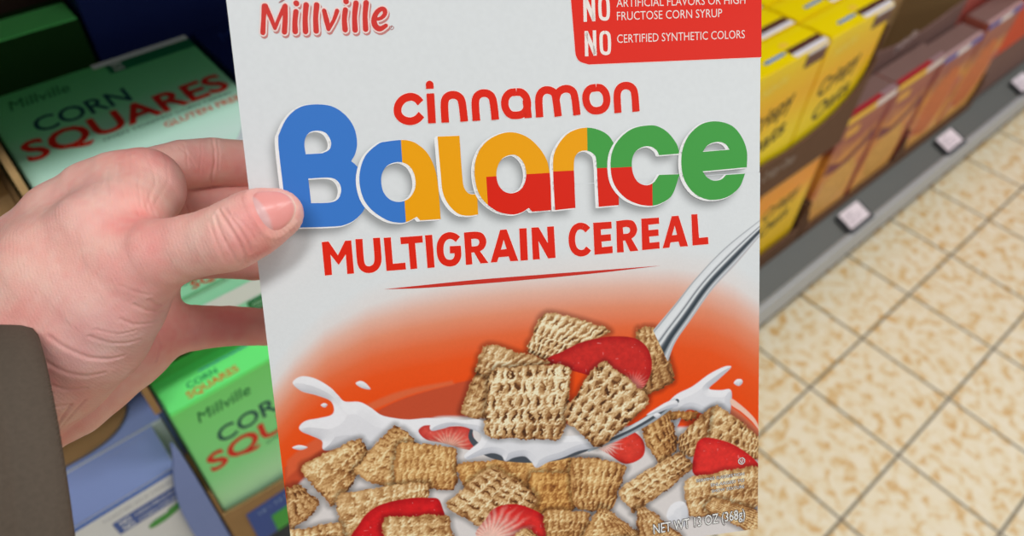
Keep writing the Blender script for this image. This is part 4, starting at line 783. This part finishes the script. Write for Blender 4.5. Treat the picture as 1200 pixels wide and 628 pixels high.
LITTLE = [(-49.7,30.5,-45.4,10.59),(-38.1,31.3,-49.7,9.54),(-25.8,33.3,-55.8,8.67),(-11.9,36.2,-60.4,8.11),(-0.4,39.4,-68.5,7.77),(11.5,41.2,-72.6,7.52),(16.2,41.3,-72.9,6.75)]

def smin(a, b, k):
    h = np.clip(.5+.5*(b-a)/k, 0, 1); return b*(1-h)+a*h-k*h*(1-h)
def chain(P, pts, k=0.6):
    d = None
    for a, b in zip(pts[:-1], pts[1:]):
        A = np.array(a[:3], np.float32); e_ = np.array(b[:3], np.float32)-A; L2 = float(e_@e_)
        X = P-A; t = np.clip((X@e_)/L2, 0, 1); q = np.sqrt(((X-t[..., None]*e_)**2).sum(-1))-(a[3]+(b[3]-a[3])*t)
        d = q if d is None else smin(d, q, k)
    return d
def hand_sdf(P):
    th = chain(P, THUMB, 4.0); bk = smin(chain(P, BACKH, 3), chain(P, WEB, 3), 18)
    main = smin(th, bk, 10.0)
    pl = smin(chain(P, PALM, 3), chain(P, HEEL, 3), 5.0)
    ix = chain(P, INDEX); md = chain(P, MIDDLE); rg = chain(P, RING); lt_ = chain(P, LITTLE)
    fing = smin(smin(smin(ix, md, .9), rg, .9), smin(lt_, pl, 3.0), .9)
    d = smin(main, fing, 1.6)
    return d
def surface_net(fn, lo, hi, h):
    n = [int(math.ceil((hi[i]-lo[i])/h))+1 for i in range(3)]
    ax = [np.float32(lo[i])+np.arange(n[i], dtype=np.float32)*np.float32(h) for i in range(3)]
    D = np.empty(n, np.float32)
    for i in range(0, n[0], 24):
        g = np.stack(np.meshgrid(ax[0][i:i+24], ax[1], ax[2], indexing='ij'), -1); D[i:i+24] = fn(g)
    S = D < 0
    acc = np.zeros((n[0]-1, n[1]-1, n[2]-1, 3), np.float32); cnt = np.zeros((n[0]-1, n[1]-1, n[2]-1), np.float32)
    cor = [(a, b, c) for a in (0, 1) for b in (0, 1) for c in (0, 1)]
    sl = lambda c: tuple(slice(c[i], n[i]-1+c[i]) for i in range(3))
    for a in cor:
        for k in range(3):
            if a[k]: continue
            b = tuple(a[i]+(i == k) for i in range(3)); da, db = D[sl(a)], D[sl(b)]; m = (da < 0) != (db < 0)
            t = np.where(m, da/np.where(m, da-db, 1), 0)
            for i in range(3): acc[..., i] += np.where(m, a[i]+(t if i == k else 0), 0)
            cnt += m
    act = cnt > 0; idx = -np.ones(cnt.shape, np.int64); idx[act] = np.arange(act.sum()); ijk = np.argwhere(act)
    V = (ijk+acc[act]/cnt[act][:, None])*h+np.array(lo)
    F = []
    for k in range(3):
        i1, i2 = (k+1) % 3, (k+2) % 3
        a = S[tuple(slice(0, n[i]-1) if i == k else slice(1, n[i]-1) for i in range(3))]; b = S[tuple(slice(1, n[i]) if i == k else slice(1, n[i]-1) for i in range(3))]
        for flip in (0, 1):
            e = np.argwhere((a & ~b) if not flip else (~a & b))
            if not len(e): continue
            p = e.copy(); p[:, i1] += 1; p[:, i2] += 1
            def at(o1, o2): q = p.copy(); q[:, i1] -= o1; q[:, i2] -= o2; return idx[q[:, 0], q[:, 1], q[:, 2]]
            f = np.stack([at(1, 1), at(0, 1), at(0, 0), at(1, 0)], 1); F.append(f if not flip else f[:, ::-1])
    return V, np.concatenate(F)
HV, HF = surface_net(hand_sdf, (-168, -80, -92), (32, 118, 42), 1.0)
HV = HV.astype(np.float32)
def normals(P, e=.35):
    g = np.stack([hand_sdf(P+np.eye(3, dtype=np.float32)[i]*e)-hand_sdf(P-np.eye(3, dtype=np.float32)[i]*e) for i in range(3)], -1); return g/(np.linalg.norm(g, axis=1, keepdims=True)+1e-9)
for _ in range(2): HV = HV-normals(HV)*hand_sdf(HV)[:, None]
def subdivide(V, F):                # every quad into four, new points drawn back onto the surface
    n = len(V); E = np.sort(np.concatenate([F[:, [0, 1]], F[:, [1, 2]], F[:, [2, 3]], F[:, [3, 0]]]), 1); key = E[:, 0].astype(np.int64)*n+E[:, 1]
    uk, inv = np.unique(key, return_inverse=True); inv = inv.ravel(); em = (V[uk//n]+V[uk % n])/2; fc = V[F].mean(1); q = len(F); e = [inv[i*q:(i+1)*q]+n for i in range(4)]; c = np.arange(q)+n+len(em)
    return np.concatenate([V, em, fc]), np.concatenate([np.stack([F[:, 0], e[0], c, e[3]], 1), np.stack([e[0], F[:, 1], e[1], c], 1), np.stack([c, e[1], F[:, 2], e[2]], 1), np.stack([e[3], c, e[2], F[:, 3]], 1)])
HV, HF = subdivide(HV, HF); HV = HV.astype(np.float32); HV -= normals(HV)*hand_sdf(HV)[:, None]
HN = normals(HV)
# creases and folds of the skin: (course, width, depth) pressed in along the normal, on the side that faces the camera
def cdist(P, pts, wh=1.0):
    d = np.full(len(P), 1e9, np.float32); A = np.array([p[:3] for p in pts], np.float32)
    for i in range(len(A)-1):
        e_ = A[i+1]-A[i]; X = P-A[i]; t = np.clip((X@e_)/(e_@e_+1e-6), 0, 1); q = X-t[:, None]*e_; q[:, 2] *= wh; d = np.minimum(d, np.sqrt((q**2).sum(1)))
    return d
CRE = [([(-5.9,-23.0,18.7),(-4.2,-20.5,20.4),(-2.1,-17.0,22.4),(-0.1,-12.3,23.6),(0.8,-7.9,22.5),(0.0,-5.0,18.8)], .8, .55), ([(-4.2,-23.4,18.8),(-2.0,-20.7,20.7),(0.3,-16.9,22.8),(2.2,-12.3,22.9),(2.4,-8.6,20.5)], .7, .40),
       ([(-7.1,-21.4,18.8),(-6.1,-17.9,20.6),(-4.6,-13.9,22.6),(-3.0,-9.3,22.7),(-2.3,-5.1,19.5)], .7, .38), ([(-1.4,-21.7,20.6),(1.3,-19.0,22.5),(3.7,-15.6,23.5),(4.7,-12.0,22.3)], .6, .22), ([(-8.9,-19.9,18.8),(-7.9,-16.1,20.7),(-6.7,-11.1,21.8),(-5.6,-6.0,19.9)], .6, .2),
       ([(-13.9,-18.8,16.2),(-12.1,-14.0,19.5),(-11.2,-8.2,18.6)], .6, .10), ([(-16.7,-19.0,15.8),(-15.2,-14.2,19.0),(-14.8,-7.9,18.2)], .6, .08),
       # web between thumb and forefinger
       ([(-45.3,-42.5,-21.5),(-42.9,-36.4,-15.9),(-40.0,-28.9,-10.0),(-36.8,-21.7,-4.0)], .9, .5), ([(-43.1,-42.9,-21.3),(-39.6,-36.2,-15.4),(-37.6,-29.6,-11.8),(-36.4,-21.3,-8.0)], .9, .45), ([(-47.9,-39.6,-19.3),(-44.9,-33.0,-13.5),(-41.9,-27.0,-8.9),(-39.2,-21.9,-4.4)], .9, .45),
       ([(-50.6,-36.7,-19.1),(-47.2,-30.1,-13.3),(-43.5,-24.3,-7.5)], .9, .4), ([(-40.4,-43.7,-23.1),(-36.2,-37.1,-17.1),(-34.2,-31.3,-13.7),(-35.1,-23.8,-12.4)], .9, .45), ([(-37.2,-44.4,-24.8),(-32.7,-38.7,-19.0),(-31.4,-32.0,-15.5),(-33.3,-24.2,-14.3)], .9, .4), ([(-53.2,-32.4,-16.6),(-49.2,-26.2,-10.8),(-44.5,-21.6,-5.1)], .9, .35),
       ([(-34.1,-43.9,-26.3),(-30.7,-40.4,-21.1),(-28.6,-35.4,-17.8)], .7, .4),
       # ball of the thumb
       ([(-29.5,7.4,-1.6),(-31.8,9.4,-1.6),(-32.8,8.4,2.2),(-33.7,5.8,5.7)], .8, .45), ([(-31.9,11.6,-3.2),(-33.6,11.3,2.6),(-35.7,9.7,6.2),(-38.0,6.8,7.3)], .8, .35), ([(-34.7,15.5,-4.9),(-36.4,15.2,0.9),(-40.0,14.0,4.3),(-42.7,11.1,7.5)], .8, .30),
       ([(-40.6,20.6,-4.8),(-43.4,20.7,1.0),(-47.7,19.4,4.2),(-52.3,15.8,7.0)], .9, .40), ([(-46.6,25.7,-6.8),(-49.9,25.6,-1.1),(-54.7,23.6,1.9),(-59.8,19.3,4.5),(-64.6,14.5,5.0)], 1.0, .42), ([(-53.1,30.8,-6.8),(-57.7,30.6,-3.3),(-62.4,27.9,-0.4),(-67.3,23.0,2.0)], 1.0, .36),
       ([(-59.9,36.0,-8.8),(-64.9,35.0,-5.6),(-69.5,31.1,-2.9),(-73.8,25.5,-0.4)], 1.0, .32), ([(-66.7,41.8,-10.7),(-71.1,40.8,-7.5),(-75.7,36.8,-4.8)], 1.0, .30), ([(-32.9,4.1,5.5),(-36.1,2.5,8.9),(-40.3,-0.4,9.8)], .8, .18),
       ([(-40.1,16.6,-1.4),(-44.6,16.6,4.1),(-50.1,13.6,6.9)], .7, .22), ([(-73.1,48.3,-12.5),(-76.1,50.5,-10.5),(-78.6,54.0,-8.1)], .9, .4), ([(-66.5,41.9,-14.8),(-71.3,47.3,-14.5),(-76.9,53.9,-14.0),(-80.5,59.3,-13.5)], .9, .5), ([(-62.9,41.5,-18.5),(-69.2,47.5,-18.2),(-76.2,54.2,-18.0),(-81.1,60.2,-17.6)], .9, .45),
       # finger joints and the fold of the palm
       ([(-23.4,-46.3,-56.1),(-22.0,-42.1,-52.0),(-22.0,-36.9,-51.0),(-23.7,-31.8,-52.4),(-25.5,-27.9,-54.0)], .8, .5), ([(-21.5,-45.8,-57.8),(-20.3,-40.3,-52.4),(-21.3,-34.0,-53.5)], .6, .3), ([(-32.8,-45.2,-49.0),(-31.2,-41.1,-45.9),(-31.3,-35.7,-44.9)], .6, .25), ([(-27.1,-45.9,-50.4),(-26.3,-40.7,-47.2),(-27.9,-32.3,-47.9)], .5, .15),
       ([(-19.4,-22.3,-57.1),(-18.7,-18.8,-55.4),(-20.3,-14.4,-56.8)], .7, .45), ([(-35.0,-20.2,-52.8),(-34.3,-16.7,-51.1),(-35.6,-12.4,-52.5)], .6, .35), ([(-46.5,28.5,-28.8),(-46.2,33.2,-27.9),(-48.7,38.9,-29.3)], .8, .55), ([(-38.5,19.7,-29.3),(-37.5,24.4,-28.3),(-38.0,30.9,-29.2)], .7, .25), ([(-33.3,21.0,-38.6),(-32.4,26.5,-37.5),(-34.2,33.1,-38.5)], .6, .25), ([(-25.9,23.4,-41.2),(-25.4,28.3,-39.2),(-26.7,35.0,-40.2)], .5, .2)]
disp = np.zeros(len(HV), np.float32)
for ic, (pts, w_, dp) in enumerate(CRE):
    Q = np.array([(p[0], p[1], p[2]) for p in pts], np.float32); Q = np.array([Q[0]*(1-t)+Q[-1]*t if len(Q) < 2 else np.array([np.interp(t*(len(Q)-1), np.arange(len(Q)), Q[:, i]) for i in range(3)]) for t in np.linspace(0, 1, 5*len(Q))], np.float32)
    Q[:, 2] += 7
    for _ in range(40): Q[:, 2] -= hand_sdf(Q)*.7                  # lay the crease on the skin
    pts = Q; w_ *= .62; dp *= (.30 if 5 <= ic <= 14 else .8)
    ends = np.linspace(0, 1, 9)
    d = cdist(HV, pts, 1.0); disp -= dp*np.exp(-(d/w_)**2); disp += dp*.22*np.exp(-((d-w_*2.4)/(w_*1.4))**2)
def vnoise(P, s, seed):
    r = np.random.RandomState(seed); G = r.rand(64, 64, 64).astype(np.float32); X = P/s+1000; i = np.floor(X).astype(int); f_ = X-i; f_ = f_*f_*(3-2*f_); o = 0
    for a in (0, 1):
        for b in (0, 1):
            for c in (0, 1): o = o+G[(i[:, 0]+a) % 64, (i[:, 1]+b) % 64, (i[:, 2]+c) % 64]*np.abs(1-a-f_[:, 0])*np.abs(1-b-f_[:, 1])*np.abs(1-c-f_[:, 2])
    return o-.5
disp += .35*vnoise(HV, 9, 1)+.12*vnoise(HV*np.array((1, 1, .6), np.float32), 2.6, 2)
# fine skin lines run across the thumb
ax_ = np.array(THUMB[2][:2])-np.array(THUMB[7][:2]); ax_ = ax_/np.linalg.norm(ax_); al = HV[:, 0]*ax_[0]+HV[:, 1]*ax_[1]
disp += .05*np.sin(al*5.2+6*vnoise(HV, 5, 3))*(HV[:, 2] > -8)
# nail bed: a shallow flat under the nail, in the thumb tip's own frame (along the axis, round the axis)
TA = np.array(THUMB[2][:3]); TX = np.array(THUMB[0][:3])-TA; TL = float(np.linalg.norm(TX)); TX /= TL
TN = np.array((0.02, -.20, 1.0)); TN -= TX*(TN@TX); TN /= np.linalg.norm(TN); TS = np.cross(TX, TN)
NA, NL, NP, NW = TL+.1, 6.6, .14, .88
def nail_coord(P):
    w_ = P-TA; a_ = w_@TX; w_ = w_-a_[:, None]*TX; return a_, np.arctan2(w_@TS, w_@TN)
na, nph = nail_coord(HV); dn = (np.abs((na-NA)/NL)**2.4+np.abs((nph-NP)/NW)**2.4)**(1/2.4); dn = np.where(na > TL-16, dn, 9)
disp -= .50*sm(1.12, .72, dn); disp += .28*np.exp(-((dn-1.24)/.12)**2)*(na < NA+4)
HP = HV+HN*disp[:, None]
# skin colour: a little redder at the joints and round the nail
def near(pts, r):
    d = cdist(HV, pts, .6); return np.exp(-(d/r)**2)
red = .75*near([(5.2,-18.0,21.2),(3.6,-11.8,22.1)], 9)+.45*near([(13.1,-19.1,19.0)], 10)+.55*near([(-36.8,-16.9,5.1),(-31.5,-12.9,10.7)], 10)+.5*near([(-44.7,-42.4,-21.4),(-30.7,-43.1,-24.7)], 8)+.4*near([(-44.8,-24.7,-9.9),(-38.4,-21.6,-6.3)], 6)
red += .4*near([(-29.7,0.6,9.4),(-36.8,4.8,14.3)], 11)+.35*near([(-77.0,16.5,10.7),(-67.0,31.0,14.9)], 14)+.5*near([(-21.7,-37.0,-47.9),(-13.8,-32.7,-56.3)], 10)+.6*near([(-44.7,30.6,-28.2),(-22.7,32.0,-45.3)], 12)+.35*near([(-71.2,51.1,-15.8),(-81.6,61.6,-15.3)], 9)+.3*near([(-19.0,30.5,-45.1),(-23.8,2.0,-51.1),(-25.7,-17.5,-55.1)], 14)
red += .55*vnoise(HV, 7, 7)+.35*vnoise(HV, 2.4, 8)+.22
red = np.clip(red, 0, 1.1)[:, None]
cool = np.clip(.5*near([(-51.2,19.3,9.8),(-39.5,15.7,10.9)], 16)+.3*vnoise(HV, 12, 12)+.05, 0, 1)[:, None]
pale, pink, mauve_ = np.array(rgb(220, 176, 163, .80)[:3]), np.array(rgb(216, 138, 130, .80)[:3]), np.array(rgb(208, 172, 180, .80)[:3])
SC = pale*(1-red)+pink*red; SC = SC*(1-.55*cool)+mauve_*.55*cool
SC = SC*(1-.22*np.clip(-disp*1.6, 0, 1))[:, None]*0+SC
skin = mat('skin', (.7, .45, .38, 1), .46, .40); b = bsdf(skin); nt = skin.node_tree
an = nt.nodes.new('ShaderNodeVertexColor'); an.layer_name = 'skin'; nt.links.new(an.outputs[0], b.inputs['Base Color'])
b.inputs['Subsurface Weight'].default_value = .18; b.inputs['Subsurface Radius'].default_value = (1.0, .35, .2); b.inputs['Subsurface Scale'].default_value = .003
tc = nt.nodes.new('ShaderNodeTexCoord'); vo = nt.nodes.new('ShaderNodeTexVoronoi'); vo.inputs['Scale'].default_value = 1500; no_ = nt.nodes.new('ShaderNodeTexNoise'); no_.inputs['Scale'].default_value = 420; no_.inputs['Detail'].default_value = 5
ad = nt.nodes.new('ShaderNodeMath'); ad.operation = 'ADD'; bu = nt.nodes.new('ShaderNodeBump'); bu.inputs['Strength'].default_value = .22; bu.inputs['Distance'].default_value = .00025
nt.links.new(tc.outputs['Object'], vo.inputs['Vector']); nt.links.new(tc.outputs['Object'], no_.inputs['Vector']); nt.links.new(vo.outputs['Distance'], ad.inputs[0]); nt.links.new(no_.outputs['Fac'], ad.inputs[1]); nt.links.new(ad.outputs[0], bu.inputs['Height']); nt.links.new(bu.outputs[0], b.inputs['Normal'])
HO = (-60.0, 40.0, -20.0)
def hl_(P): P = np.asarray(P, float); return np.stack([(P[..., 0]-HO[0])/1000, (HO[1]-P[..., 1])/1000, (P[..., 2]-HO[2])/1000], -1)
def raw_mesh(name, V, F, m, parent=None, colour=None, smooth=True):
    me = bpy.data.meshes.new(name); me.vertices.add(len(V)); me.vertices.foreach_set('co', V.astype(np.float32).ravel()); k = F.shape[1]
    me.loops.add(F.size); me.loops.foreach_set('vertex_index', F.astype(np.int32).ravel()); me.polygons.add(len(F)); me.polygons.foreach_set('loop_start', np.arange(0, F.size, k, dtype=np.int32))
    me.polygons.foreach_set('use_smooth', [smooth]*len(F)); me.update(calc_edges=True)
    if colour is not None:
        a = me.color_attributes.new('skin', 'FLOAT_COLOR', 'POINT'); a.data.foreach_set('color', np.concatenate([np.clip(colour, 0, 1), np.ones((len(V), 1))], 1).astype(np.float32).ravel())
    me.materials.append(m); return link(bpy.data.objects.new(name, me), parent)
HF = HF[:, ::-1]                    # v runs down, so the winding turns over
person = raw_mesh('person', hl_(HP), HF, skin, None, SC); place(person, *HO)
tag(person, 'left hand in an olive sleeve gripping the white box, thumb in front, fingers behind', 'person')
# thumbnail: a thin curved plate lying on the tip
rings, Nn = 12, 56; NS = []; RR = []; TH = []
for k in range(rings+1):
    for i in range(Nn):
        th_ = i*math.tau/Nn; c_, s_ = math.cos(th_), math.sin(th_); rho = 1-k/rings; q = (abs(c_)**2.4+abs(s_)**2.4)**(-1/2.4)
        a_ = NA+NL*rho*q*c_; ph = NP+NW*rho*q*s_; dr_ = TN*math.cos(ph)+TS*math.sin(ph); NS.append((TA+TX*min(a_, TL+.5)+TX*max(0, a_-TL-.5)*.9, dr_)); RR.append(rho); TH.append((a_-NA, ph*8.5))
P0 = np.array([p[0] for p in NS], np.float32); DR = np.array([p[1] for p in NS], np.float32); rr = np.array(RR); tt = np.full(len(P0), 3.0, np.float32)
for _ in range(40): tt -= hand_sdf(P0+DR*tt[:, None])
NS = P0+DR*(tt-.25+.42*np.clip((1-rr)*5, 0, 1))[:, None]
NF = np.array([(k*Nn+i, k*Nn+(i+1) % Nn, (k+1)*Nn+(i+1) % Nn, (k+1)*Nn+i) for k in range(rings) for i in range(Nn)])
ln = np.array([p[0] for p in TH]); cr_ = np.array([p[1] for p in TH])
lun = sm(-3.0, -4.1, ln+.05*cr_**2)[:, None]; tip_ = np.clip(np.exp(-((rr-1)/.09)**2)*sm(0., 3.0, ln+1.0), 0, 1)[:, None]; ridge_ = np.exp(-((cr_-.25*ln+.1)/.35)**2)[:, None]*.45*sm(-1.5, 3.0, ln)[:, None]
NC = np.array(rgb(222, 146, 140)[:3])*(1-lun)+np.array(rgb(214, 168, 166)[:3])*lun; NC = NC*(1-tip_)+np.array(rgb(240, 210, 190)[:3])*tip_; NC = NC*(1-ridge_)+np.array(rgb(238, 190, 182)[:3])*ridge_
nailm = mat('nail', (.8, .5, .48, 1), .34, .35, coat=.08); an = nailm.node_tree.nodes.new('ShaderNodeVertexColor'); an.layer_name = 'skin'; nailm.node_tree.links.new(an.outputs[0], bsdf(nailm).inputs['Base Color'])
bsdf(nailm).inputs['Coat Roughness'].default_value = .12
nl = raw_mesh('thumbnail', hl_(NS), NF, nailm, person, NC); nl['label'] = 'short smooth thumbnail with pale half moon'

# ------------------------------------------------------------------ sleeve: a loose tube of cloth round the forearm
ax3 = [(-72.2,72.2,16.8),(-204.4,63.7,91.8),(-70.9,133.3,28.5)]; a0 = np.array(ax3[0]); dv_ = np.array(ax3[1])-a0; dv_ /= np.linalg.norm(dv_)
e1 = np.array(ax3[2])-a0; e1 -= dv_*(e1@dv_); e1 /= np.linalg.norm(e1); e2 = np.cross(dv_, e1); E1, E2 = 1.78, 1.34
cloth = mat('olive_grey_cloth', rgb(86, 76, 66), .85, .2, noise=(700, .18)); nt = cloth.node_tree; wv = nt.nodes.new('ShaderNodeTexWave'); wv.inputs['Scale'].default_value = 900; bu = nt.nodes.new('ShaderNodeBump'); bu.inputs['Strength'].default_value = .4; bu.inputs['Distance'].default_value = .0004
tc = nt.nodes.new('ShaderNodeTexCoord'); nt.links.new(tc.outputs['Object'], wv.inputs['Vector']); nt.links.new(wv.outputs['Fac'], bu.inputs['Height']); nt.links.new(bu.outputs[0], bsdf(cloth).inputs['Normal'])
SV = []; prof = [(1.5, 31.5), (-.5, 32.2), (-1.0, 33.4), (.2, 34.6), (3, 35.0), (9, 35.2), (11, 34.6), (13, 35.4)]+[(13+6*k, 35.4+.55*k) for k in range(1, 46)]
inner = [(1.5+8*k, 31.5+.45*k) for k in range(18, 0, -1)]
prof = inner+prof; NR = 96
for j, (s_, r_) in enumerate(prof):
    for i in range(NR):
        a = i*math.tau/NR; wob = (1.2*math.sin(3*a+s_*.05)+.8*math.sin(5*a-s_*.11+1))*min(1, max(0, s_-4)/30)+(1.4*math.sin(s_*.16+2*math.sin(a))*min(1, max(0, s_-14)/20) if j >= len(inner) else 0)
        q = a0+dv_*s_+e1*math.cos(a)*(r_*E1+wob)+e2*math.sin(a)*(r_*E2+wob); SV.append(q)
SF = np.array([(j*NR+i, j*NR+(i+1) % NR, (j+1)*NR+(i+1) % NR, (j+1)*NR+i) for j in range(len(prof)-1) for i in range(NR)])
raw_mesh('jacket_sleeve', hl_(np.array(SV)), SF, cloth, person)['label'] = 'dark olive grey jacket sleeve'
